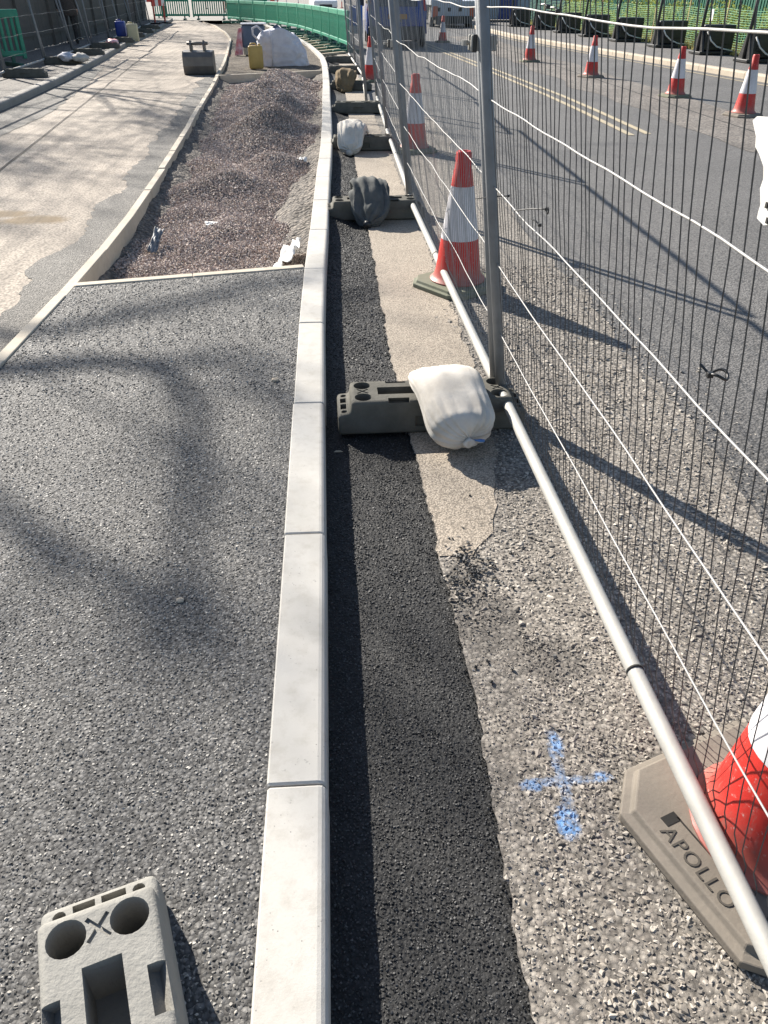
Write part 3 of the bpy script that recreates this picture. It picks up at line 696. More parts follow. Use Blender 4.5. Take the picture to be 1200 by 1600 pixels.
# ------------------------------------------------------------------ mesh fence panels
ZR = .125
def fence_panel(label, A, B, lean, height=1.95, wires='single', zr=ZR, post_r=.0205, gstr='mesh panels of the right fence', wave=.016, hz=(.366, .644, .917, 1.191, 1.453, 1.72), ext=1, zb=.03, vstep=.0385, side=1, hn=6, vmat='wiredark', vr=None):
    A = Vector((*A, 0)); B = Vector((*B, 0)); d = (B - A); L = d.length; d.normalize(); nrm = Vector((d.y, -d.x, 0))
    root = empty('mesh_fence_section', A, label=label, cat='fence panel', group=gstr)
    lv = Vector((lean, 0, 1)); F = lambda s, z, o=0.: d * s + lv * z + nrm * o
    for s in (0, L): MB().tube([F(s, zb), F(s, height * .5), F(s, height)], post_r, 12).obj('post', M['galvdull'], root, smooth=True)
    jog = .024 * side
    br = MB().tube([F(.0, zr), F(.03, zr), F(.09, zr - .004), F(.14, zr - .012), F(.3, zr - .012), F(L * .5, zr - .014), F(L - .12, zr - .01), F(L - .03, zr), F(L, zr)], .0205, 14).obj('bottom_rail', M['galv'], root, smooth=True)
    MB().tube([F(0, height), F(L, height)], post_r, 10).obj('top_rail', M['galv'], root, smooth=True)
    if ext:
        s = L - (1.30 - B.y) if B.y < 1 else L * .46
        MB().tube([F(s - .003, zr - .012), F(s + .003, zr - .012)], .0218, 14).obj('joint_ring', M['slotdark'], br, smooth=True)
    off = -.006 * side
    sd = A.y
    def hpos(s, z, k):
        dz = wave * (n3(s * 1.1, k * 3.1 + sd, 1) + .6 * n3(s * 3.2, k * 1.7 + sd, 2)); dx = wave * .6 * n3(s * 1.4, k * 2.3 + sd, 4)
        return F(s, z + dz, off + dx)
    for k, z in enumerate(hz[:hn]):
        N = 34; MB().tube([hpos(L * i / N, z, k) for i in range(N + 1)], .0021, 6).obj('horizontal_wire', M['wirelight'], root, smooth=True)
    nv = int(L / vstep); allw = MB(); zs = [.085, .112, .14] + [.19 + .14 * q for q in range(13)]
    for i in range(1, nv):
        s = L * i / nv; js = random.uniform(-.004, .004); pts = []
        b1, b2 = random.uniform(-1, 1) * .004, random.uniform(-1, 1) * .003
        for z in zs:
            if z > height: break
            o = off - .004 + .003 * math.sin(z * 11.5 + i) + .006 * n3(i * .2, z * 2, sd)
            if z < .16: o = -.022 * side
            pts.append(F(s + js + b1 * n3(i * 1.7, z * 2.2) * 1.5 + b2 * math.sin(z * 6 + i), z, o))
        mb = allw if wires != 'single' else MB()
        mb.tube(pts, vr or (.0013 if wires == 'single' else .0011), 4, cap=False)
        if wires == 'single': mb.obj('vertical_wire', M[vmat], root)
    if wires != 'single':
        o = allw.obj('wire_mesh', M[vmat], root); o['kind'] = 'stuff'
    return root
LN = -.128
fence_panel('nearest wire mesh panel with a round bottom rail running out of the corner', (.692, 2.90), (.748, -.62), LN, vstep=.043, wave=.010)
fence_panel('second wire mesh panel, passing left of the traffic cone', (.640, 6.50), (.682, 2.985), LN + .012, vstep=.05, vmat='wiremid', vr=.0011)
fence_panel('third wire mesh panel, ending beside the battered cone', (.700, 10.0), (.655, 6.56), -.10, wires='joined', vstep=.065, vmat='wiremid')
fence_panel('fourth wire mesh panel with its rail above a bare foot', (.772, 13.3), (.705, 10.1), -.09, wires='joined', vstep=.065, vmat='wiremid')
fence_panel('fifth wire mesh panel, stepped in behind the fourth', (.683, 16.3), (.592, 13.0), -.08, wires='joined', vstep=.065, vmat='wiremid')
fence_panel('sixth wire mesh panel, beside the brown sandbag', (.66, 19.7), (.722, 16.5), -.07, wires='joined', vstep=.065, vmat='wiremid')
fence_panel('farthest wire mesh panel, meeting the green barriers', (.60, 22.9), (.66, 19.8), -.07, wires='joined', vstep=.065, vmat='wiremid')
# clamps joining panels
def clamp(label, loc, s=1.):
    r = empty('fence_clamp', loc, label=label, cat='clamp', group='clamps on the right fence')
    MB().box((0, 0, 0), (.085 * s, .012, .045), None).obj('jaw', M['galv'], r, bevel=.003)
    MB().box((0, .05, 0), (.085 * s, .012, .045)).obj('jaw', M['galv'], r, bevel=.003)
    MB().box((-.03, .02, 0), (.014, .06, .05)).obj('strap', M['blackplastic'], r, bevel=.002)
    MB().tube([(-.06, .03, .0), (.05, .03, 0)], .006, 8).obj('bolt', M['galv'], r)
    MB().lathe([(.011, -.008), (.011, .008)], 6).obj('nut', M['galv'], r, (-.058, .03, 0))
clamp('steel clamp high on the nearest pair of fence posts', (.517, 2.915, 1.352))
clamp('steel clamp on the second pair of fence posts', (.49, 6.50, 1.17), .9)
# cable ties
def tie(label, A, D, ring=True):
    r = empty('cable_tie', A, label=label, cat='cable tie', group='cable ties on the nearest panel'); D = Vector(D)
    MB().tube([(0, 0, 0), D * .5 + Vector((0, 0, .003)), D], .0022, 6).obj('tail', M['blackplastic'], r)
    MB().box(D, (.010, .008, .008)).obj('head', M['blackplastic'], r, bevel=.0015)
    if ring:
        mb = MB(); c = D + Vector((0, 0, .0)); mb.tube([c + Vector((0, -.012 + .012 * math.cos(a), .010 * math.sin(a))) * 1.0 for a in np.linspace(0, 6.2, 15)], .002, 6); mb.obj('loop', M['blackplastic'], r)
def loop_tie(label, c, rad, tail):
    r = empty('cable_tie', c, label=label, cat='cable tie', group='cable ties on the nearest panel')
    MB().tube([(rad * math.cos(a), rad * 1.0 * math.sin(a), .004 * math.sin(2 * a)) for a in np.linspace(0, 6.283, 22)], .0024, 6, cap=False).obj('loop', M['blackplastic'], r, smooth=True)
    MB().box((-rad, 0, 0), (.010, .009, .009)).obj('head', M['blackplastic'], r, bevel=.0015)
    MB().tube([(-rad, 0, 0), Vector((-rad, 0, 0)) + Vector(tail)], .002, 6).obj('tail', M['blackplastic'], r)
tie('black cable tie sticking out left of the nearest post', (.53, 2.96, .86), (.10, -.10, .03), False)
tie('black cable tie with a small ring, right of the nearest post', (.545, 2.36, .955), (.055, -.14, .035))
tie('short black cable tie below the ringed one, with a hanging thread', (.552, 2.19, .972), (.018, -.03, -.010), False)
loop_tie('large black looped cable tie low at the right edge', (.59, 1.07, 1.005), .014, (-.012, .015, .012))
tie('black cable tie on the top wire near the post', (.49, 2.05, 1.47), (.010, -.02, -.004), False)
tie('second black cable tie on the top wire', (.49, 1.96, 1.466), (.010, -.02, -.006), False)
# torn plastic board wired to the panel
pts = [(1.050, 1.362), (1.040, 1.368), (.80, 1.39), (.70, 1.262), (.955, 1.258), (.985, 1.250), (1.004, 1.254), (1.003, 1.262), (1.000, 1.272), (1.007, 1.29), (1.002, 1.302), (1.006, 1.316), (1.022, 1.328), (1.034, 1.334), (1.036, 1.346)]
mb = MB(); n = len(pts)
X0 = lambda z: .692 + LN * z + .018
vs = [(X0(z), y, z) for y, z in pts] + [(X0(z) + .004, y, z) for y, z in pts]
mb.add(vs, [tuple(range(n)), tuple(reversed(range(n, 2 * n)))] + [(i, n + i, n + (i + 1) % n, (i + 1) % n) for i in range(n)])
sb = mb.obj('torn_board', M['white']); flip(sb.data)
tag(sb, 'torn white corrugated plastic board tied to the fence at the right edge', 'board')
for hy, hz_ in ((.982, 1.275), (.975, 1.258)):
    h = MB().box((X0(hz_) - .001, hy, hz_), (.002, .005, .007)).obj('eyelet', M['slotdark'], sb)

# ------------------------------------------------------------------ traffic cones
def cone_parts(root, base_mat, red, h=.75, n=28, flute=0, skew=False):
    # octagonal stepped base
    def octo(s, c): return [(s, -s + c), (s, s - c), (s - c, s), (-s + c, s), (-s, s - c), (-s, -s + c), (-s + c, -s), (s - c, -s)]
    b = MB(); lv = [(.225, .075, 0.0), (.225, .075, .022), (.21, .07, .026), (.205, .068, .042)]
    vs = [(x, y, z) for s, c, z in lv for x, y in octo(s, c)]
    fs = [(i * 8 + k, i * 8 + (k + 1) % 8, (i + 1) * 8 + (k + 1) % 8, (i + 1) * 8 + k) for i in range(3) for k in range(8)] + [tuple(reversed(range(8))), tuple(range(24, 32))]
    b.add(vs, fs); bo = b.obj('base', base_mat, root, bevel=.003, seg=2)
    k = h / .75
    MB().lathe([(.165, .041), (.167, .05), (.152, .062), (.143, .075), (.135, .1 * k), (.108, .285 * k)], n).obj('body', red, root, smooth=.6)
    MB().lathe([(.1095, .285 * k), (.1085, .30 * k), (.066, .565 * k), (.0655, .572 * k)], n * 2 if flute else n, ridge=flute).obj('reflective_sleeve', M['sleeve'], root, smooth=.6)
    MB().lathe([(.0645, .572 * k), (.052, .655 * k), (.0475, .662 * k), (.0445, .74 * k), (.038, .75 * k), (.024, .75 * k), (.022, .70 * k)], n).obj('top', red, root, smooth=.6)
    return bo
def cone(label, loc, rz, base='conebaseg', red='conered', group='traffic cones', h=.75, flute=0, tilt=(0, 0)):
    r = empty('traffic_cone', loc, rz, label, 'traffic cone', group); r.rotation_euler = (tilt[0], tilt[1], rz)
    r['b'] = 0; del r['b']
    return r, cone_parts(r, M[base], M[red], h, flute=flute)
u1 = Vector((.365, -.931, 0)).normalized()
r0, bo = cone('large cone with a lettered tan base behind the nearest panel, cut by the frame', (.872, .905, .008), math.atan2(u1.y, u1.x), 'conebase', h=.78)
# raised lettering on the base edge and its maker's slot
fc = bpy.data.curves.new('lettering', 'FONT'); fc.body = 'APOLLO'; fc.size = .040; fc.extrude = .0022; fc.space_character = 1.12; fc.resolution_u = 3
fo = bpy.data.objects.new('lettering', fc); COL.objects.link(fo); dg = bpy.context.evaluated_depsgraph_get(); dg.update()
tm = bpy.data.meshes.new_from_object(fo.evaluated_get(dg)); bpy.data.objects.remove(fo); tm.materials.clear(); tm.materials.append(M['letter'])
bo.scale = (1.13, 1.13, 1); inst('lettering', tm, bo, (-.082, -.194, .0418))
MB().box((-.092, -.158, .0422), (.02, .032, .002)).obj('slot', M['slotdark'], bo)
MB().box((-.02, -.144, .0422), (.14, .003, .002)).obj('slot', M['slotdark'], bo)
cone('red and white cone with fluted sleeve standing behind the second panel', (.745, 4.60, .008), .62, 'conebaseg', flute=.012)
cone('battered cone with chipped sleeve behind the third panel', (.945, 9.3, .005), .2, 'conebaseg', 'coneold', flute=.01)
cone('small distant cone behind the posts near the brown sandbag', (.86, 17.1, .004), .3)
rowg = 'cones between the lanes'
cone('nearest cone in the row between the lanes, right edge', (5.88, 11.85, .004), .3, 'conebase', 'conered', rowg)
cone('second nearest cone in the row between the lanes', (5.80, 14.2, .004), .2, 'conebaseg', 'conered', rowg, .72)
cone('third cone in the row between the lanes, in front of the black blocks', (5.39, 17.7, .004), .5, 'conebase', 'conered', rowg, .72)
cone('farther thin cone in the row, just right of the nearest post', (5.02, 21.7, .004), .1, 'conebaseg', 'conered', rowg, .75)
cone('lone cone standing beyond the blue van on the road', (3.95, 30.2, .004), .1, 'conebaseg', 'coneold', rowg, .75)

# ------------------------------------------------------------------ litter in the gravel and on the strip
def rag(name, label, cat, loc, sx, sy, amp, mat, seed, rz=0):
    mb = MB(); N = 12; vs = []
    for j in range(N + 1):
        for i in range(N + 1):
            u, v = i / N - .5, j / N - .5
            e = 1 + .35 * n3(u * 3 + seed, v * 3, 1)
            vs.append((u * sx * e, v * sy * e, amp * (.6 + n3(u * 4 + seed, v * 4, 2) + .5 * n3(u * 9 + seed, v * 9, 3))))
    mb.add(vs, [(j * (N + 1) + i, j * (N + 1) + i + 1, (j + 1) * (N + 1) + i + 1, (j + 1) * (N + 1) + i) for j in range(N) for i in range(N)])
    o = mb.obj(name, mat, None, loc, smooth=True); o.rotation_euler = (0, 0, rz); md = o.modifiers.new('s', 'SOLIDIFY'); md.thickness = .003
    return tag(o, label, cat)
rag('paper_scrap', 'crumpled white paper scrap lying on the gravel', 'litter', (-.915, 6.28, -.022), .13, .09, .02, M['white'], 3)
o = rag('plastic_sheet', 'crumpled pale plastic sheet against the kerb in the gravel corner', 'litter', (-.285, 5.30, .0), .17, .5, .05, M['white'], 8, -.1); o.rotation_euler = (.0, -.6, -.12)
o = rag('plastic_scrap', 'small grey plastic scrap sticking up by the edging', 'litter', (-1.27, 5.75, .0), .06, .3, .03, M['galvdull'], 12, .3); o.rotation_euler = (.3, .5, .1)
o = rag('white_scrap', 'small white scrap on the haunch beside the kerb', 'litter', (-.28, 8.5, .05), .09, .08, .03, M['white'], 21)
tag(MB().add([(0, 0, 0), (.012, .006, .004), (.028, .003, .006), (.038, -.004, .002), (.024, -.010, .005), (.010, -.007, .003)], [(0, 1, 2, 3, 4, 5)]).obj('dry_leaf', M['leafdry'], None, (-.027, 2.60, .016)), 'small dry leaf lying in the kerb shadow', 'leaf')
for lb, loc, s in (('pale pebble lying on the footway beyond the fence foot', (-.46, 1.66, ZF + .003), .011), ('tiny pale pebble on the footway near the kerb', (-.27, 3.1, ZF + .005), .016)):
    bm = bmesh.new(); bmesh.ops.create_icosphere(bm, subdivisions=1, radius=s)
    for v in bm.verts: v.co = Vector((v.co.x * 1.2, v.co.y, v.co.z * .6)) * (1 + .3 * n3(v.co.x * 60, v.co.y * 60))
    me = bpy.data.meshes.new('pebble'); bm.to_mesh(me); bm.free(); me.materials.append(M['sandkerb']); tag(inst('pebble', me, None, loc), lb, 'pebble')

# ------------------------------------------------------------------ things in the soil bed and on the path
def bulk_bag():
    r = empty('bulk_bag', (-1.02, 20.7, .03), .05, 'large white woven bulk bag slumped behind the far cross edging', 'bulk bag')
    mb = MB(); nr, ns = 90, 36; vs = []
    for j in range(ns + 1):
        t = j / ns; z = .68 * t
        sx = .58 * (1 - .06 * t - .16 * t ** 4) ; sy = .45 * (1 - .1 * t - .25 * t ** 3)
        for k in range(nr):
            a = 2 * math.pi * k / nr; ca, sa = math.cos(a), math.sin(a); e = .45
            x = math.copysign(abs(ca) ** e, ca) * sx + .05 * t - .2 * t * t * (1 if ca > 0 else .1); y = math.copysign(abs(sa) ** e, sa) * sy
            f = .035 * n3(x * 6, y * 6, z * 5) + .05 * n3(x * 2.5, y * 2.5, z * 3 + 4) + .09 * (.5 - abs(n3(x * 5 + 3, y * 5, z * 3.4)) * 2) + .05 * (.5 - abs(n3(x * 11 + 3, y * 11, z * 8)) * 2)
            vs.append((x * (1 + f), y * (1 + f) - .12 * t, z + .09 * t * n3(x * 4 + 2, y * 4, 1) + (.09 * t * t * math.exp(-((x + .05) / .1) ** 2)) - .22 * t * t * max(0, x - .05)))
    fs = [(j * nr + k, j * nr + (k + 1) % nr, (j + 1) * nr + (k + 1) % nr, (j + 1) * nr + k) for j in range(ns) for k in range(nr)] + [tuple(reversed(range(nr))), tuple(range(ns * nr, (ns + 1) * nr))]
    mb.add(vs, fs).obj('sack', M['bulk'], r, smooth=True)
    MB().tube([(-.48, -.34, .5), (-.60, -.36, .62), (-.60, -.36, .74), (-.5, -.34, .78), (-.38, -.3, .68)], .022, 8).obj('lifting_loop', M['bulk'], r, smooth=True)
    MB().tube([(-.2, -.47, .0), (-.2, -.50, .3), (-.2, -.50, .55), (-.22, -.45, .72)], .012, 6).obj('seam_strap', M['bulk'], r, smooth=True)
bulk_bag()
def jerrycan(label, loc, mat, w_=.29, d_=.2, h=.46, rz=0, group='plastic cans', name='jerrycan'):
    r = empty(name, loc, rz, label, 'can', group)
    mb = MB().box((0, 0, h / 2), (w_, d_, h)); mb.obj('body', mat, r, bevel=.04, seg=4, smooth=.6)
    MB().lathe([(.03, 0), (.03, .03), (.026, .034)], 14, (w_ * .28, 0, h)).obj('cap', M['blackplastic'] if mat is not M['jerry'] else mat, r)
    MB().tube([(-w_ * .38, 0, h - .01), (-w_ * .3, 0, h + .035), (0, 0, h + .04), (w_ * .12, 0, h - .005)], .014, 8).obj('handle', mat, r, smooth=True)
jerrycan('dirty yellow plastic jerrycan left of the white bulk bag', (-1.52, 19.6, .04), M['jerry'], .31, .2, .44, .05)
jerrycan('blue plastic can on a fence foot beside the left path', (-6.30, 28.6, ZL + .12), M['jerryblue'], .3, .3, .40, .1)
jerrycan('cream plastic can standing right of the blue can', (-5.90, 28.35, ZL), M['jerrypale'], .32, .2, .46, .1)
# slate grey sack with red printed wrapper, on a stack
r = empty('wrapped_sack', (-1.98, 24.0, .04), .05, 'slate grey sack with a red and white wrapper behind the bulk bag', 'sack')
mb = MB().box((.1, .0, .42), (.62, .45, .52)); o = mb.obj('sack', M['greysack'], r, bevel=.07, seg=4, smooth=True)
MB().add([(-.42, -.25, .0), (-.2, -.26, .02), (-.19, -.25, .62), (-.28, -.24, .60), (-.40, .1, .02), (-.26, .1, .6)], [(0, 1, 2, 3), (0, 3, 5, 4)]).obj('wrapper', M['redsack'], r)
MB().box((.12, -.02, .7), (.66, .46, .03)).obj('cover', M['bulk'], r, bevel=.01)
MB().box((.1, 0, .09), (.55, .42, .16)).obj('pallet_block', M['timber'], r, bevel=.01)
# digger bucket left on the path
r = empty('digger_bucket', (-2.56, 18.25, ZP), .04, 'worn steel digger bucket standing on the path beside the edging', 'digger bucket')
prof = [(-.24, .02), (-.30, .16), (-.29, .32), (-.22, .40), (.05, .42), (.22, .40), (.2, .37), (.02, .385), (-.2, .365), (-.265, .3), (-.275, .17), (-.22, .05), (.26, .03), (.26, .0), (-.2, .0)]
mb = MB(); n = len(prof); W2 = .29
mb.add([(-W2, y, z) for y, z in prof] + [(W2, y, z) for y, z in prof], [tuple(range(n)), tuple(reversed(range(n, 2 * n)))] + [(i, n + i, n + (i + 1) % n, (i + 1) % n) for i in range(n)])
flip(mb.obj('shell', M['steel'], r, bevel=.006, seg=1).data)
for sx in (-1, 1):
    sp = [(-.27, .05), (-.30, .17), (-.285, .33), (-.2, .41), (.2, .41), (.27, .02), (-.2, .0)]; m2 = MB(); q = len(sp)
    m2.add([(sx * .285, y, z) for y, z in sp] + [(sx * .30, y, z) for y, z in sp], [tuple(range(q)), tuple(reversed(range(q, 2 * q)))] + [(i, q + i, q + (i + 1) % q, (i + 1) % q) for i in range(q)])
    flip(m2.obj('side_plate', M['steel'], r).data)
for sx in (-.13, .13):
    m2 = MB(); sp = [(-.16, .40), (.16, .40), (.13, .52), (.05, .58), (-.03, .50), (-.11, .60), (-.17, .52)]; q = len(sp)
    m2.add([(sx - .02, y, z) for y, z in sp] + [(sx + .02, y, z) for y, z in sp], [tuple(range(q)), tuple(reversed(range(q, 2 * q)))] + [(i, q + i, q + (i + 1) % q, (i + 1) % q) for i in range(q)])
    flip(m2.obj('hanger_plate', M['steel'], r, bevel=.006, seg=1).data)
for y, z in ((-.11, .54), (.06, .53)): MB().tube([(-.2, y, z), (.2, y, z)], .028, 12).obj('pin', M['steel'], r, smooth=True)
for sx in (-.22, -.08, .08, .22): MB().box((sx, .32, .02), (.05, .13, .03), taper=.6).obj('tooth', M['steel'], r, bevel=.004)

# ------------------------------------------------------------------ green pedestrian barriers
def barrier_meshes():
    d = {}
    d['top_rail'] = MB().box((0, 0, .93), (1.98, .06, .15)).mesh('top_rail', M['green'], bevel=.02, seg=2)
    d['bottom_rail'] = MB().box((0, 0, .23), (1.98, .06, .10)).mesh('bottom_rail', M['green'], bevel=.02, seg=2)
    d['end_post'] = MB().box((0, 0, .56), (.08, .065, .86)).mesh('end_post', M['green'], bevel=.015, seg=2)
    d['slat'] = MB().box((0, 0, .565), (.062, .035, .60)).mesh('slat', M['green'], bevel=.01, seg=1)
    d['foot'] = MB().prism([(-.05, -.42), (.05, -.42), (.06, 0), (.05, .42), (-.05, .42), (-.06, 0)], 0, .075).mesh('foot', M['greendark'], bevel=.012, seg=1)
    d['stub'] = MB().box((0, 0, .13), (.07, .05, .14)).mesh('stub', M['greendark'], bevel=.008, seg=1)
    d['clip'] = MB().box((0, -.045, .26), (.05, .04, .12)).mesh('clip', M['green'], bevel=.008, seg=1)
    return d
BM = barrier_meshes()
def barrier(label, loc, rz, group, dark=False, slats=15):
    r = empty('pedestrian_barrier', loc, rz, label, 'barrier', group)
    for nme in ('top_rail', 'bottom_rail'): inst(nme, BM[nme], r)
    for sx in (-.95, .95): inst('end_post', BM['end_post'], r, (sx, 0, 0))
    for i in range(slats): inst('slat', BM['slat'], r, (-.84 + 1.68 * i / (slats - 1), 0, 0))
    for sx in (-.7, .7):
        inst('foot', BM['foot'], r, (sx, 0, 0)); inst('stub', BM['stub'], r, (sx, 0, 0))
    for sx in (-.5, 0, .5): inst('clip', BM['clip'], r, (sx, .0, 0))
    return r
bf = poly([(.66, 24.9), (.35, 27.5), (-.1, 31), (-.97, 36.8), (-2.0, 41), (-3.3, 44.8), (-5.0, 48.6)])
y = 24.9; pos_words = ['nearest green slatted barrier, at the end of the mesh fence', 'second green barrier of the curving row', 'third green barrier of the curving row', 'fourth green barrier of the curving row', 'fifth green barrier of the curving row',
     'sixth green barrier of the curving row', 'seventh green barrier of the curving row', 'eighth green barrier of the curving row', 'ninth green barrier of the curving row', 'tenth green barrier of the curving row', 'eleventh green barrier of the curving row', 'twelfth green barrier, last of the curving row']
bi = 0
while bi < 12:
    a = Vector((bf(y), y)); y2 = y + .5
    for _ in range(30):
        b = Vector((bf(y2), y2))
        if (b - a).length >= 2.02: break
        y2 += .07
    c = (a + b) / 2; barrier(pos_words[bi], (c.x, c.y, .004), math.atan2(b.y - a.y, b.x - a.x), 'green barriers curving along the kerb'); y = y2; bi += 1
    # pale bars added for the sunlit stripes between barriers and kerb
BW_ = ['first', 'second', 'third', 'fourth', 'fifth', 'sixth', 'seventh', 'eighth', 'ninth']
ribbon('dark_margin', lambda y: kf(y) + .02, lambda y: bf(y + .3) - .05, 24.2, 36, .5, .004, M['slotdark'])  # dark sheet laid under the pale bars
for k in range(9):
    yy = 24.5 + k * 1.15; xa_ = bf(yy + .4) - .12; xb_ = kf(yy - .5) + .06
    o = MB().box((0, 0, 0), (math.hypot(xa_ - xb_, .9), .10, .05)).obj('sun_stripe_bar', M['timber'], None, ((xa_ + xb_) / 2, yy - .05, .035), bevel=.006, seg=1)
    o.rotation_euler = (0, 0, math.atan2(.9, xa_ - xb_))
    tag(o, f'added pale bar for a sunlit stripe between kerb and green barriers, {BW_[k]} beyond the mesh fence', 'stripe bar', 'pale stripe bars by the green barriers')
for k, x in enumerate((-8.4, -6.25, -4.1)):
    barrier(['left green barrier closing the far end of the path', 'middle green barrier closing the far end of the path', 'right green barrier closing the far end of the path'][k], (x, 51.2, ZP), R(2 - k), 'green barriers across the path end')
barrier('green barrier standing behind the left mesh fence at the frame edge', (-7.05, 18.6, ZL), R(38), 'green barriers on the left footway')
# red and white barrier board by the far left
def redwhite(label, loc, rz, n=6, w_=2.0):
    r = empty('road_barrier', loc, rz, label, 'barrier', 'red and white barriers')
    for i in range(n): MB().box((-w_ / 2 + w_ * (i + .5) / n, 0, .82), (w_ / n - .002, .05, .26)).obj('stripe_panel', M['conered'] if i % 2 == 0 else M['white'], r, bevel=.006, seg=1)
    for sx in (-1, 1):
        MB().box((sx * (w_ / 2 - .1), 0, .4), (.07, .06, .8)).obj('leg', M['coneold'], r, bevel=.008, seg=1); MB().box((sx * (w_ / 2 - .1), 0, .03), (.12, .6, .06)).obj('foot', M['blackplastic'], r, bevel=.008, seg=1)
redwhite('red and white barrier at the left end of the far green barriers', (-7.55, 42.6, ZL), R(70), 4, 1.1)
for k, (x, yv) in enumerate(((-14.6, 66), (-12.3, 67), (-6.6, 70), (-4.4, 71), (-9.6, 83))):
    redwhite(['red and white barrier far beyond the path at upper left', 'second red and white barrier beyond the path at upper left', 'red and white barrier beyond the right part of the far barriers', 'rightmost red and white barrier beyond the path', 'most distant red and white barrier'][k], (x, yv, .01), R(5 * k))
for k in range(8):
    x, yv = -5.0 + k * .95, 74 + k * 1.5
    r = empty('road_post', (x, yv, .01), 0, f'slim red and white marker post beyond the barriers, {(BW_ + [""])[k]} from the left in its row', 'marker post', 'far marker posts')
    MB().lathe([(.15, 0), (.15, .05), (.05, .07), (.045, .5)], 12).obj('lower', M['conered'], r); MB().lathe([(.046, .5), (.04, .75)], 12).obj('band', M['white'], r); MB().lathe([(.04, .75), (.035, 1.0)], 12).obj('upper', M['conered'], r)

# ------------------------------------------------------------------ left fence with feet, sacks, hoarding, person
LP = [(-5.85, 16.62), (-5.98, 19.6), (-6.12, 22.3), (-6.3, 24.9), (-6.45, 27.6), (-6.7, 30.6), (-6.95, 33.6), (-7.3, 37.0), (-7.6, 40.4)]
lg = 'mesh panels of the left fence'
words = ['nearest', 'second', 'third', 'fourth', 'fifth', 'sixth', 'seventh', 'eighth']
fence_panel('mesh panel at the left frame edge, in front of the green barrier', (-5.8, 13.2), (-5.84, 16.5), -.02, wires='joined', gstr=lg, zr=ZL + .1, ext=0, zb=ZL, hz=(.45, .75, 1.05, 1.35, 1.65), hn=5, vstep=.06)
for k in range(8):
    a, b = LP[k], LP[k + 1]
    fence_panel(f'{words[k]} complete mesh panel of the left fence along the old kerb', a, (b[0] - .03 * (-1) ** k, b[1] - .08), -.06 - .05 * (k % 3), wires='joined', gstr=lg, zr=ZL + .1, ext=0, zb=ZL, hz=(.45, .75, 1.05, 1.35, 1.65), hn=5, vstep=.07, post_r=.022)
fw_ = ['nearest dark foot of the left fence, near the frame edge', 'dark foot of the left fence carrying two pale sacks', 'third dark foot of the left fence', 'reddish strewn fourth foot of the left fence', 'foot of the left fence under the blue can', 'foot of the left fence beyond the cream can', 'seventh foot of the left fence, far along the kerb', 'eighth foot of the left fence, far along the kerb']
for k in range(8):
    a = LP[k]; foot(fw_[k], (a[0] + .33, a[1] - .02, ZL), R(4), 'dark fence feet under the left mesh fence', sc=1.0)
foot('loose tilted dark foot at the left frame edge', (-6.35, 16.2, ZL + .01), R(50), 'dark fence feet under the left mesh fence')
for lb, p, m_ in (('pale grey rag sack on the second left fence foot', (-5.52, 19.5, ZL + .14), 'bulk'), ('second pale rag sack on the same left fence foot', (-5.25, 19.5, ZL + .12), 'bagwhite'), ('dull pink sack draped over the fourth left fence foot', (-5.8, 25.0, ZL + .13), 'redsack')):
    mb = MB(); bm = bmesh.new(); bmesh.ops.create_icosphere(bm, subdivisions=3, radius=1)
    for v in bm.verts: v.co = Vector((v.co.x * .17, v.co.y * .2, v.co.z * .09)) * (1 + .35 * n3(v.co.x * 2 + p[0] * 9, v.co.y * 2, v.co.z * 2))
    me = bpy.data.meshes.new('rag_sack'); bm.to_mesh(me); bm.free(); me.materials.append(M[m_]); me.shade_smooth(); tag(inst('rag_sack', me, None, p), lb, 'sack')
# hoarding: every board is a part
hb = empty('timber_hoarding', (-7.9, 12, ZL), 0, 'dark close-boarded timber hoarding along the back of the left footway', 'hoarding')
bme = MB().box((0, 0, 1.0), (.022, .145, 2.0)).mesh('board', M['board'], bevel=.003, seg=1)
hx_ = poly([(-7.9, 0), (-7.75, 10), (-7.85, 18), (-8.7, 29), (-9.6, 40)])
yy = 0.
while yy < 37:
    inst('board', bme, hb, (hx_(yy) + 7.9 + random.uniform(-.006, .006), yy, random.uniform(-.02, .02)), (0, 0, random.uniform(-.02, .02)), (1, 1, random.uniform(.97, 1.02))); yy += .15
for k in range(13):
    yv = k * 2.9; MB().box((hx_(yv) + 7.9 + .05, yv, .95), (.08, .08, 1.95)).obj('post', M['board'], hb)
for z in (.35, 1.6):
    for k in range(12):
        ya, yb = k * 2.9, k * 2.9 + 2.9; xa_, xb_ = hx_(ya) + 7.93, hx_(yb) + 7.93
        o = MB().box((0, 0, 0), (.04, math.hypot(2.9, xb_ - xa_) - .1, .09)).obj('rail', M['board'], hb, ((xa_ + xb_) / 2, (ya + yb) / 2, z)); o.rotation_euler = (0, 0, -math.atan2(xb_ - xa_, 2.9))
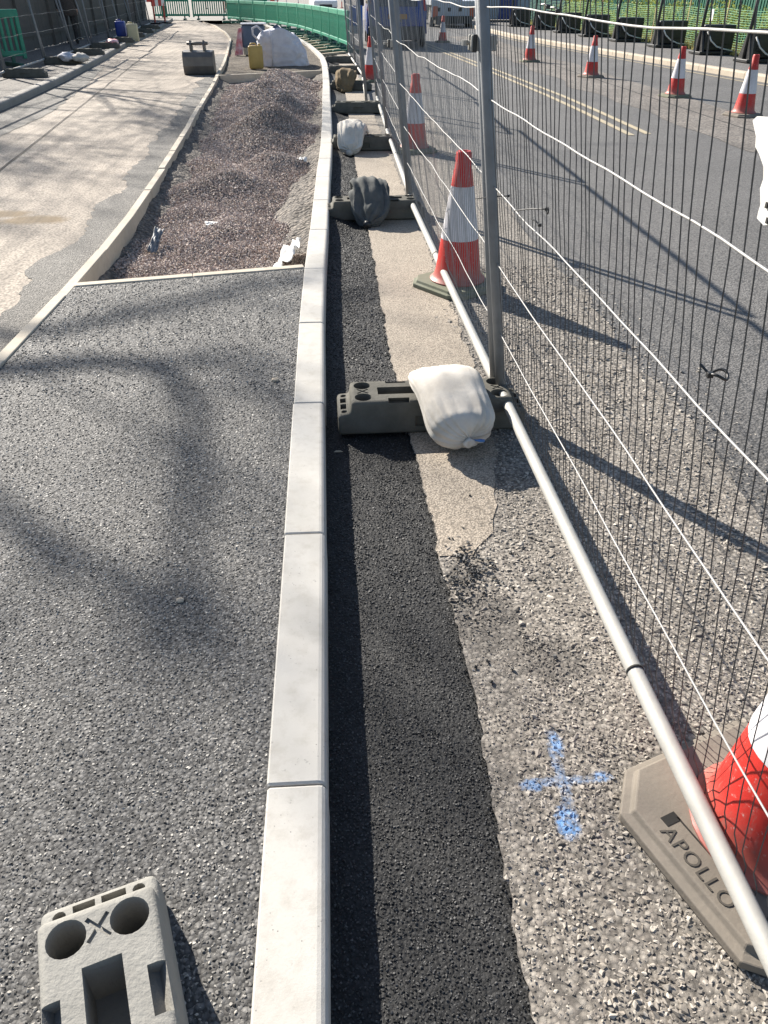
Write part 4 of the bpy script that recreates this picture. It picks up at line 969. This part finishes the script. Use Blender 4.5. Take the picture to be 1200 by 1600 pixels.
# person seen from behind on the left footway
def person():
    J = {'pelvis': (0, 0, .95), 'belly': (0, 0, 1.08), 'chest': (0, .02, 1.30), 'neck0': (0, .0, 1.45), 'neck': (0, .01, 1.53), 'head': (0, .03, 1.63), 'crown': (0, .02, 1.74)}
    E_ = [('pelvis', 'belly'), ('belly', 'chest'), ('chest', 'neck0'), ('neck0', 'neck'), ('neck', 'head'), ('head', 'crown')]
    Rr = {'pelvis': (.19, .14), 'belly': (.19, .135), 'chest': (.2, .14), 'neck0': (.12, .09), 'neck': (.06, .06), 'head': (.085, .1), 'crown': (.06, .07)}
    for s, nm in ((-1, 'l'), (1, 'r')):
        for key, p, rd in (('hip', (s * .1, 0, .88), .115), ('knee', (s * .11, .03, .50), .075), ('ankle', (s * .115, -.01, .10), .052), ('heel', (s * .115, -.02, .04), .042), ('toe', (s * .13, .17, .03), .036),
                           ('sh', (s * .19, 0, 1.41), .085), ('elb', (s * .27, -.03, 1.13), .06), ('wri', (s * .26, .08, .90), .04), ('palm', (s * .258, .10, .83), .035)):
            J[key + nm] = p; Rr[key + nm] = (rd, rd)
        E_ += [('pelvis', 'hip' + nm), ('hip' + nm, 'knee' + nm), ('knee' + nm, 'ankle' + nm), ('ankle' + nm, 'heel' + nm), ('heel' + nm, 'toe' + nm), ('chest', 'sh' + nm), ('sh' + nm, 'elb' + nm), ('elb' + nm, 'wri' + nm), ('wri' + nm, 'palm' + nm)]
        for q in range(5):
            a = f'f{q}a{nm}'; b = f'f{q}b{nm}'; oy = .035 - .02 * q; ln = (.045, .08, .085, .08, .065)[q]
            J[a] = (s * .255, .10 + oy + (.02 if q == 0 else 0), .80); J[b] = (s * .25, .115 + oy + (.03 if q == 0 else 0), .80 - ln); Rr[a] = Rr[b] = (.009, .009); E_ += [('palm' + nm, a), (a, b)]
    keys = list(J); me = bpy.data.meshes.new('person'); me.from_pydata([J[k] for k in keys], [(keys.index(a), keys.index(b)) for a, b in E_], [])
    o = bpy.data.objects.new('person', me); COL.objects.link(o); sk = o.modifiers.new('skin', 'SKIN')
    for i, k in enumerate(keys):
        sv = me.skin_vertices[0].data[i]; sv.radius = Rr[k]; sv.use_root = (k == 'pelvis')
    sk.use_smooth_shade = True; ss = o.modifiers.new('sub', 'SUBSURF'); ss.levels = ss.render_levels = 2
    dg = bpy.context.evaluated_depsgraph_get(); bm_ = bpy.data.meshes.new_from_object(o.evaluated_get(dg)); bpy.data.objects.remove(o)
    bm_.materials.clear()
    for k in ('coat', 'trousers', 'skin', 'hair'): bm_.materials.append(M[k])
    for p in bm_.polygons:
        c = p.center
        p.material_index = 2 if (c.z > 1.5 or (c.z < .88 and abs(c.x) > .2)) else (0 if c.z > .8 else 1)
    o = inst('person', bm_, None, (-7.38, 27.0, ZL), (0, 0, R(15)), (1.0, 1.0, .98))
    tag(o, 'person in a brown coat and black trousers standing behind the left fence, back turned', 'person')
    # coat skirt and hair
    mb = MB(); n = 28; vs = []
    for z, rx, ry in ((1.12, .215, .16), (1.0, .225, .17), (.85, .245, .185), (.72, .255, .19), (.715, .24, .175), (.9, .2, .15)):
        for k in range(n):
            a = 2 * math.pi * k / n; f = 1 + .04 * math.sin(a * 5 + z * 4); vs.append((rx * f * math.cos(a), ry * f * math.sin(a), z))
    mb.add(vs, [(j * n + k, j * n + (k + 1) % n, (j + 1) * n + (k + 1) % n, (j + 1) * n + k) for j in range(5) for k in range(n)]); flip(mb.obj('coat_skirt', M['coat'], o, smooth=True).data)
    bm = bmesh.new(); bmesh.ops.create_icosphere(bm, subdivisions=3, radius=1)
    for v in bm.verts: v.co = Vector((v.co.x * .095, v.co.y * .11 - .012, v.co.z * .13 + 1.68)) + Vector((0, -.02 if v.co.z < 0 else 0, 0))
    for v in list(bm.verts):
        if v.co.y > .07 and v.co.z < 1.72: bm.verts.remove(v)
    me2 = bpy.data.meshes.new('hair'); bm.to_mesh(me2); bm.free(); me2.materials.append(M['hair']); me2.shade_smooth(); inst('hair', me2, o)
    MB().lathe([(.02, -.02), (.014, .0), (.004, .03)], 8).obj('nose', M['skin'], o, (0, .125, 1.625))
person()

# ------------------------------------------------------------------ vehicles
def wheel(parent, loc, r=.33, w_=.2):
    t = MB().lathe([(r * .66, -w_ / 2), (r * .95, -w_ / 2), (r, -w_ / 2 + .03), (r, w_ / 2 - .03), (r * .95, w_ / 2), (r * .66, w_ / 2)], 28).obj('wheel', M['tyre'], parent, loc, smooth=.6); t.rotation_euler = (0, R(90), 0)
    MB().lathe([(r * .67, -w_ / 2 - .004), (r * .6, -w_ / 2 + .02), (r * .2, -w_ / 2 + .01), (r * .2, w_ / 2 - .01), (r * .6, w_ / 2 - .02), (r * .67, w_ / 2 + .004)], 20).obj('rim', M['rim'], t, smooth=.6)
def shell(profile, hw, z_tumble, tumble, mat, parent, name='body', bev=.05):
    """body from a side profile (y, z) extruded across x, upper part leaning in"""
    mb = MB(); n = len(profile); vs = []
    for s in (-1, 1):
        for y_, z in profile:
            k = hw - (max(0, z - z_tumble) * tumble); vs.append((s * k, y_, z))
    mb.add(vs, [tuple(range(n)), tuple(reversed(range(n, 2 * n)))] + [(i, n + i, n + (i + 1) % n, (i + 1) % n) for i in range(n)])
    me = flip(mb.mesh(name, mat)); bm = bmesh.new(); bm.from_mesh(me)
    es = [e for e in bm.edges if e.calc_face_angle(0) > .25]; bmesh.ops.bevel(bm, geom=es, offset=bev, segments=3, affect='EDGES', clamp_overlap=True); bm.to_mesh(me); bm.free(); smooth_angle(me, .6)
    return inst(name, me, parent)
def quad(name, pts, mat, parent, th=.01):
    mb = MB(); a = [Vector(p) for p in pts]; nn = (a[1] - a[0]).cross(a[2] - a[0]).normalized() * th; m = len(a)
    mb.add([p + nn for p in a] + [p - nn for p in a], [tuple(range(m)), tuple(reversed(range(m, 2 * m)))] + [(i, m + i, m + (i + 1) % m, (i + 1) % m) for i in range(m)])
    o = mb.obj(name, mat, parent, bevel=min(.006, th * .5), seg=1); flip(o.data); return o
def van():
    r = empty('blue_van', (2.17, 27.25, .0), R(-1.5), 'blue van seen from behind, parked in the lane beyond the fence', 'van')
    shell([(0, .32), (-.02, .75), (.02, 1.0), (.14, 1.78), (.3, 1.84), (2.6, 1.82), (3.3, 1.2), (4.15, 1.0), (4.3, .6), (4.25, .3)], .9, .95, .16, M['vanblue'], r)
    quad('rear_window', [(-.62, .015, 1.06), (.62, .015, 1.06), (.56, .135, 1.68), (-.56, .135, 1.68)], M['glass'], r)
    quad('number_plate', [(-.26, -.03, .74), (.30, -.03, .74), (.30, -.03, .87), (-.26, -.03, .87)], M['plate'], r, .008)
    MB().box((0, .0, .38), (1.72, .14, .36)).obj('bumper', M['blackplastic'], r, bevel=.04, seg=3)
    for s in (-1, 1):
        quad('tail_light', [(s * .80, -.02, .95), (s * .88, .0, .95), (s * .80, .10, 1.45), (s * .74, .10, 1.45)], M['lampred'], r, .012)
        quad('side_window', [(s * .885, .5, 1.12), (s * .885, 1.6, 1.12), (s * .80, 1.6, 1.62), (s * .80, .5, 1.62)], M['glass'], r)
        quad('side_window', [(s * .885, 1.7, 1.12), (s * .885, 2.9, 1.12), (s * .80, 2.5, 1.62), (s * .80, 1.7, 1.62)], M['glass'], r)
        MB().box((s * 1.0, 2.95, 1.12), (.14, .1, .2)).obj('mirror', M['blackplastic'], r, bevel=.03, seg=2)
        for yv in (.75, 3.45): wheel(r, (s * .80, yv, .33))
    MB().box((0, -.045, .7), (.3, .03, .05)).obj('door_handle', M['blackplastic'], r, bevel=.01)
    MB().box((0, .02, .37), (.9, .03, .06)).obj('reflector_strip', M['white'], r, bevel=.006)
van()
def car(label, loc, rz, name='white_car'):
    r = empty(name, loc, rz, label, 'car')
    shell([(0, .28), (-.04, .5), (.02, .72), (.9, .9), (1.7, 1.42), (3.1, 1.45), (3.9, 1.0), (4.2, .9), (4.25, .35)], .88, .85, .3, M['carwhite'], r)
    quad('windscreen', [(-.66, .95, .95), (.66, .95, .95), (.58, 1.62, 1.38), (-.58, 1.62, 1.38)], M['glass'], r)
    MB().box((0, -.02, .40), (.95, .08, .22)).obj('grille', M['blackplastic'], r, bevel=.03, seg=2); MB().box((0, .0, .27), (1.6, .1, .1)).obj('bumper', M['blackplastic'], r, bevel=.02)
    for s in (-1, 1):
        quad('headlight', [(s * .50, -.03, .58), (s * .84, .05, .60), (s * .84, .12, .72), (s * .54, .03, .68)], M['lampclear'], r, .012)
        quad('side_window', [(s * .83, 1.5, 1.0), (s * .83, 3.3, 1.0), (s * .74, 3.0, 1.35), (s * .74, 1.8, 1.35)], M['glass'], r)
        for yv in (.8, 3.4): wheel(r, (s * .78, yv, .31), .31)
        MB().box((s * .95, 1.45, 1.0), (.16, .1, .12)).obj('mirror', M['carwhite'], r, bevel=.03, seg=2)
car('white car facing the viewer far up the road beyond the barriers', (.15, 69, .01), R(6))
def lorry():
    r = empty('flatbed_lorry', (5.95, 42.0, 0), R(2), 'pale grey flatbed lorry seen from behind beyond the blue van', 'lorry')
    MB().box((0, 2.2, .93), (2.1, 4.4, .12)).obj('bed', M['lorrygrey'], r, bevel=.01)
    tg = MB().box((0, -.03, .72), (2.05, .06, .62)).obj('tailgate', M['lorrygrey'], r, bevel=.012)
    for x in (-.7, -.2, .3): MB().box((x, -.065, .70), (.13, .02, .15)).obj('step_slot', M['slotdark'], tg)
    for s in (-1, 1):
        MB().box((s * 1.03, 2.2, 1.15), (.05, 4.4, .36)).obj('side_board', M['lorrygrey'], r, bevel=.01)
        MB().box((s * .85, -.07, .62), (.22, .03, .42)).obj('tail_light', M['orange'], r, bevel=.01)
        for yv in (.9, 4.9): wheel(r, (s * .85, yv, .4), .4, .24)
    MB().box((0, 1.0, .30), (1.7, 2.4, .3)).obj('chassis', M['blackplastic'], r); MB().box((0, .0, .36), (1.9, .1, .12)).obj('bumper', M['blackplastic'], r, bevel=.01)
    shell([(4.5, .5), (4.5, 2.0), (4.7, 2.1), (5.7, 2.05), (6.2, 1.3), (6.3, .5)], 1.0, 1.3, .12, M['carwhite'], r, 'cab')
    quad('rear_window', [(-.6, 4.48, 1.4), (.6, 4.48, 1.4), (.55, 4.48, 1.85), (-.55, 4.48, 1.85)], M['glass'], r)
lorry()
# light blue and white sign board beside the van
r = empty('sign_board', (1.02, 29.3, 0), R(8), 'narrow blue and white sign board standing left of the blue van', 'sign')
MB().box((0, 0, .78), (.42, .03, .55)).obj('panel', M['blue'], r, bevel=.006); MB().box((0, -.02, .40), (.42, .03, .22)).obj('panel', M['white'], r, bevel=.006)
for s in (-.17, .17): MB().box((s, .05, .5), (.04, .04, 1.0)).obj('leg', M['galv'], r)
# pale rendered wall far behind the van
r = empty('rendered_wall', (5.5, 56, 0), R(4), 'pale rendered wall with a pier far behind the vehicles', 'wall')
MB().box((1.2, 0, .9), (4.0, .3, 1.8)).obj('wall_face', M['stonewall'], r, bevel=.02); MB().box((-1.2, 0, 1.1), (.55, .5, 2.2)).obj('pier', M['stonewall'], r, bevel=.02)

# ------------------------------------------------------------------ right: ballast blocks with fence posts, netting, shrubs
bb = [(9.75, 19.6), (9.75, 22.2), (9.68, 25.1), (9.45, 28.0), (9.3, 31.0), (9.1, 33.8), (8.85, 36.6), (8.5, 39.6)]
bw = ['nearest black ballast block on the far footway, at the right edge', 'second black ballast block on the far footway', 'third black ballast block on the far footway', 'fourth black ballast block on the far footway', 'fifth black ballast block on the far footway', 'sixth black ballast block, beside the thin cone', 'seventh black ballast block, half behind the post', 'farthest black ballast block on the far footway']
def ballast(label, x, y, k):
    r = empty('ballast_block', (x, y, .115), R(4), label, 'ballast block', 'black blocks of the far fence')
    MB().box((.12, 0, .36), (.78, .34, .56)).obj('block', M['blackplastic'], r, bevel=.03, seg=2)
    MB().box((.12, -.18, .40), (.56, .02, .36)).obj('recessed_panel', M['blackplastic'], r, bevel=.008); MB().lathe([(.06, 0), (.06, .02)], 14).obj('boss', M['blackplastic'], r, (.2, -.2, .45))
    MB().box((.08, 0, .04), (.98, .62, .07)).obj('tray', M['blackplastic'], r, bevel=.015)
    m2 = MB(); sp = [(-.30, .0), (.26, .0), (.02, .62), (-.04, .62)]; q = 4
    m2.add([(-.34, a, b) for a, b in sp] + [(-.29, a, b) for a, b in sp], [tuple(range(q)), tuple(reversed(range(q, 2 * q)))] + [(i, q + i, q + (i + 1) % q, (i + 1) % q) for i in range(q)]); flip(m2.obj('brace', M['blackplastic'], r).data)
    MB().tube([(-.36, -.05, .02), (-.30, .0, 1.0), (-.24, .05, 2.0)], .038, 10).obj('fence_post', M['blackplastic'], r, smooth=True)
    MB().tube([(-.26, -.22, .50), (-.14, -.26, .30), (.02, -.28, .18), (.25, -.27, .10 + .02 * (k % 2)), (.48, -.24, .08)], .017, 8).obj('hose', M['white'], r, smooth=True)
for k, (x, y) in enumerate(bb): ballast(bw[k], x, y, k)
# debris netting bays on stakes
nx_ = poly([(10.9, 15), (10.5, 22), (10.45, 25), (10.2, 31), (9.9, 36), (9.6, 42)])
yy = 16.; bay = 0
while yy < 41:
    y2 = yy + 2.4; r = empty('netting_bay', (nx_(yy), yy, .13), 0, ['green debris netting bay at the right frame edge', 'second bay of green netting from the right', 'third bay of green netting from the right', 'fourth bay of green netting from the right', 'fifth bay of green netting from the right', 'sixth bay of green netting from the right', 'seventh bay of green netting from the right', 'eighth bay of green netting from the right', 'ninth bay of green netting from the right', 'tenth bay of green netting from the right', 'last bay of green netting by the far end'][bay], 'netting', 'green netting along the verge')
    dx = nx_(y2) - nx_(yy); mb = MB()
    for q in range(18):
        z = .06 + q * .052; pts = [(dx * i / 8, 2.4 * i / 8, z + .02 * n3(i * .7, q * .15, yy) - .03 * math.sin(math.pi * i / 8)) for i in range(9)]
        vs = [(p[0] + .03 * n3(p[1] * 2, p[2] * 3, yy), p[1], p[2] + s * .0042) for p in pts for s in (-1, 1)]
        mb.add(vs, [(2 * i, 2 * i + 2, 2 * i + 3, 2 * i + 1) for i in range(8)])
    for i in range(0, 49, 4):
        yv = 2.4 * i / 48; mb.add([(dx * i / 48, yv - .003, .06), (dx * i / 48, yv + .003, .06), (dx * i / 48, yv + .003, .95), (dx * i / 48, yv - .003, .95)], [(0, 1, 2, 3)])
    mb.obj('net', M['netting'], r)['kind'] = 'stuff'
    MB().tube([(0, 0, -.1), (.02, .04, .6), (.02, .05, 1.15)], .024, 6).obj('stake', M['stake'], r)
    if bay in (3, 6): MB().box((-.03, .9, .78), (.01, .2, .26)).obj('notice', M['white'], r)
    yy = y2; bay += 1
# shrubs behind the netting
def leaf_cloud(mb, c, rx, ry, rz_, n, s, seed):
    rr = np.random.default_rng(seed)
    for i in range(n):
        a = rr.uniform(0, 6.283); u = rr.uniform(-1, 1); q = rr.uniform(.25, 1) ** .5
        p = Vector((c[0] + rx * q * math.sqrt(1 - u * u) * math.cos(a), c[1] + ry * q * math.sqrt(1 - u * u) * math.sin(a), c[2] + rz_ * q * u))
        if n3(p.x * 2.3, p.y * 2.3, p.z * 2.3) < -.18: continue
        d = Vector(rr.normal(size=3)).normalized(); e = d.cross(Vector(rr.normal(size=3))).normalized(); l = s * rr.uniform(.6, 1.4)
        mb.add([p, p + d * l * .5 + e * l * .28, p + d * l, p + d * l * .5 - e * l * .28], [(0, 1, 2, 3)])
shp = [('leafy', 11.6, 18.5), ('leafy', 11.5, 20.6), ('leafy', 11.7, 22.9), ('leafy', 11.4, 25.2), ('leafy', 11.5, 27.6), ('leafy', 11.2, 30.2), ('leafy', 11.3, 33.0), ('leafy', 11.0, 36.0), ('leafy', 10.9, 39.5)]
protos = []
for k in range(3):
    mb = MB(); 
    for q in range(7): leaf_cloud(mb, (random.uniform(-.5, .5), random.uniform(-1.1, 1.1), random.uniform(.25, .85)), .55, .7, .42, 420, .075, k * 20 + q)
    st = MB()
    for q in range(10):
        a = random.uniform(0, 6.28); st.tube([(0, random.uniform(-.6, .6), -.05), (.2 * math.cos(a), .4 * math.sin(a), .5), (.45 * math.cos(a), .8 * math.sin(a), random.uniform(.7, 1.1))], [.015, .01, .005], 5)
    protos.append((mb.mesh('foliage', M['leaf']), st.mesh('stems', M['bark'])))
for k, (_, x, y) in enumerate(shp):
    r = empty('shrub', (x, y, .12), 0, ['leafy green shrub behind the netting at the right edge'] [0] if k == 0 else f'leafy green shrub behind the netting, {["second","third","fourth","fifth","sixth","seventh","eighth","ninth"][k-1]} from the right edge', 'shrub', 'shrubs behind the netting')
    inst('crown', protos[k % 3][0], r, (0, 0, 0), (0, 0, k * 1.3 * 0), (1, 1 if k % 2 else -1, .85 + .1 * (k % 3))); inst('stem', protos[k % 3][1], r)
# dry grass under the netting
mb = MB(); 
for i in range(5200):
    yv = random.uniform(15, 42); x = nx_(yv) + random.uniform(-.55, .9); h = random.uniform(.06, .22); a = random.uniform(0, 3.14); dx, dy = .012 * math.cos(a), .012 * math.sin(a); tx, ty = random.uniform(-.06, .06), random.uniform(-.06, .06)
    mb.add([(x - dx, yv - dy, .12), (x + dx, yv + dy, .12), (x + tx, yv + ty, .12 + h)], [(0, 1, 2)])
tag(mb.obj('verge_grass', M['straw']), 'dry yellow grass along the foot of the netting', 'grass', kind='stuff')
# green site hoarding beyond the shrubs
hz_ = empty('green_hoarding', (12.9, 14, .13), 0, 'dark green ribbed hoarding behind the shrubs', 'hoarding')
pme = MB().box((0, .48, .95), (.03, .96, 1.9)); 
for q in range(6): pme.box((-.02, .08 + q * .16, .95), (.03, .07, 1.88))
pme = pme.mesh('hoarding_sheet', M['greendark'])
for k in range(32): inst('hoarding_sheet', pme, hz_, (-.03 * k, k * .97, 0), (0, 0, R(1.8)))
# site cabin behind the sixth block
r = empty('site_cabin', (10.6, 47, .1), R(-6), 'bluish grey site cabin beyond the end of the netting', 'cabin')
MB().box((0, 0, 1.3), (5.5, 2.4, 2.4)).obj('cabin_body', M['lorrygrey'], r, bevel=.04); MB().box((-1.2, -1.22, 1.1), (.9, .06, 2.0)).obj('door', M['vanblue'], r, bevel=.01); MB().box((.8, -1.22, 1.5), (1.2, .06, .9)).obj('window', M['glass'], r, bevel=.01)

# ------------------------------------------------------------------ bare trees left of the hoarding (their shade falls across the site)
def tree_mesh(seed, H=9.5, limbs=()):
    rr = random.Random(seed); tr, br = MB(), MB()
    def grow(p, d, L, rad, lev):
        n = 4; pts = [p.copy()]; rs = [rad]; q = p.copy(); dd = d.copy()
        for i in range(n):
            dd = (dd + Vector((rr.uniform(-1, 1), rr.uniform(-1, 1), rr.uniform(-.6, .9))) * .16).normalized(); q = q + dd * L / n; pts.append(q.copy()); rs.append(rad * (1 - .16 * (i + 1)))
        (tr if lev == 0 else br).tube(pts, rs, 7 if lev < 2 else (5 if lev < 3 else 3), cap=False)
        if lev >= 5: return
        k = (5, 4, 4, 4, 4)[lev]
        for i in range(k):
            t = rr.uniform(.35, 1.) if lev else rr.uniform(.55, 1.); j = min(int(t * n), n - 1); base = pts[j].lerp(pts[j + 1], t * n - j)
            ax = Vector((rr.uniform(-1, 1), rr.uniform(-1, 1), rr.uniform(-.1, .5))).normalized()
            nd = (dd * rr.uniform(.5, .9) + ax * rr.uniform(.6, 1.0)).normalized(); grow(base, nd, L * rr.uniform(.55, .78), max(rs[j] * rr.uniform(.42, .6), .006), lev + 1)
    grow(Vector((0, 0, -.1)), Vector((.04, .02, 1)).normalized(), H * .42, .17, 0)
    for lp, ra, rb in limbs:
        pts = [Vector(p) for p in lp]; n = len(pts); br.tube(pts, [ra + (rb - ra) * i / (n - 1) for i in range(n)], 7, cap=False)
        for i in range(1, n):
            for q in range(2):
                dd = (pts[i] - pts[i - 1]).normalized(); nd = (dd * .7 + Vector((rr.uniform(-1, 1), rr.uniform(-1, 1), rr.uniform(-.3, .6)))).normalized(); grow(pts[i - 1].lerp(pts[i], rr.random()), nd, rr.uniform(.6, 1.1), .018, 4)
    return tr.mesh('trunk', M['bark'], smooth=True), br.mesh('crown', M['bark'])
def over(gx, gy, h, ox=-9.8, oy=14.6): h += 2.6; return (gx - SX * (h - .1) - ox, gy - SY * (h - .1) - oy, h - ZL)      # the place at height h that shades the ground at gx, gy
LIMBS = [([(0.05, .02, 3.6), over(-2.6, 3.6, 5.0), over(-1.6, 3.30, 5.6), over(-1.1, 3.38, 6.0), over(-.78, 3.30, 6.2), over(-.58, 2.85, 6.5), over(-.5, 2.1, 6.8), over(-.42, 1.4, 7.1)], .075, .03),
         ([(0.05, .02, 4.0), over(-2.5, 4.3, 5.8), over(-1.45, 3.75, 6.4), over(-.95, 4.05, 6.8), over(-.5, 4.4, 7.2), over(0.2, 4.7, 7.6)], .062, .028),
         ([over(-.78, 3.30, 6.2), over(-.5, 3.45, 6.8), over(-.2, 3.3, 7.2)], .032, .016),
         ([over(-1.6, 2.6, 5.6), over(-1.1, 2.15, 6.0), over(-.85, 1.9, 6.2), over(-.62, 1.7, 6.5), over(-.5, 1.4, 6.9)], .045, .02)]
tm_ = [tree_mesh(3), tree_mesh(11), tree_mesh(3, 9.5, LIMBS)]
for k, (x, y, s, rz, v) in enumerate([(-9.8, 14.6, 1.0, 0, 2), (-9.6, 18.6, 1.05, 2.1, 1), (-9.8, 21.5, 1.1, 4.0, 0), (-10.2, 28.0, 1.0, 1.2, 1), (-10.8, 35.5, 1.1, 5.2, 0), (-11.0, 43.5, 1.1, 3.0, 1), (-9.0, 52.5, 1.0, .8, 0)]):
    r = empty('bare_tree', (x, y, ZL), rz, ['bare tree left of the frame whose branches shade the near footway', 'bare tree behind the hoarding near the left frame edge', 'bare tree behind the hoarding beyond the left green barrier', 'bare tree behind the hoarding level with the blue can', 'bare tree behind the hoarding past the cans', 'bare tree behind the far end of the hoarding', 'bare tree beyond the end of the path'][k], 'tree', 'bare trees behind the hoarding')
    r.scale = (s, s, s); inst('trunk', tm_[v][0], r); inst('crown', tm_[v][1], r)
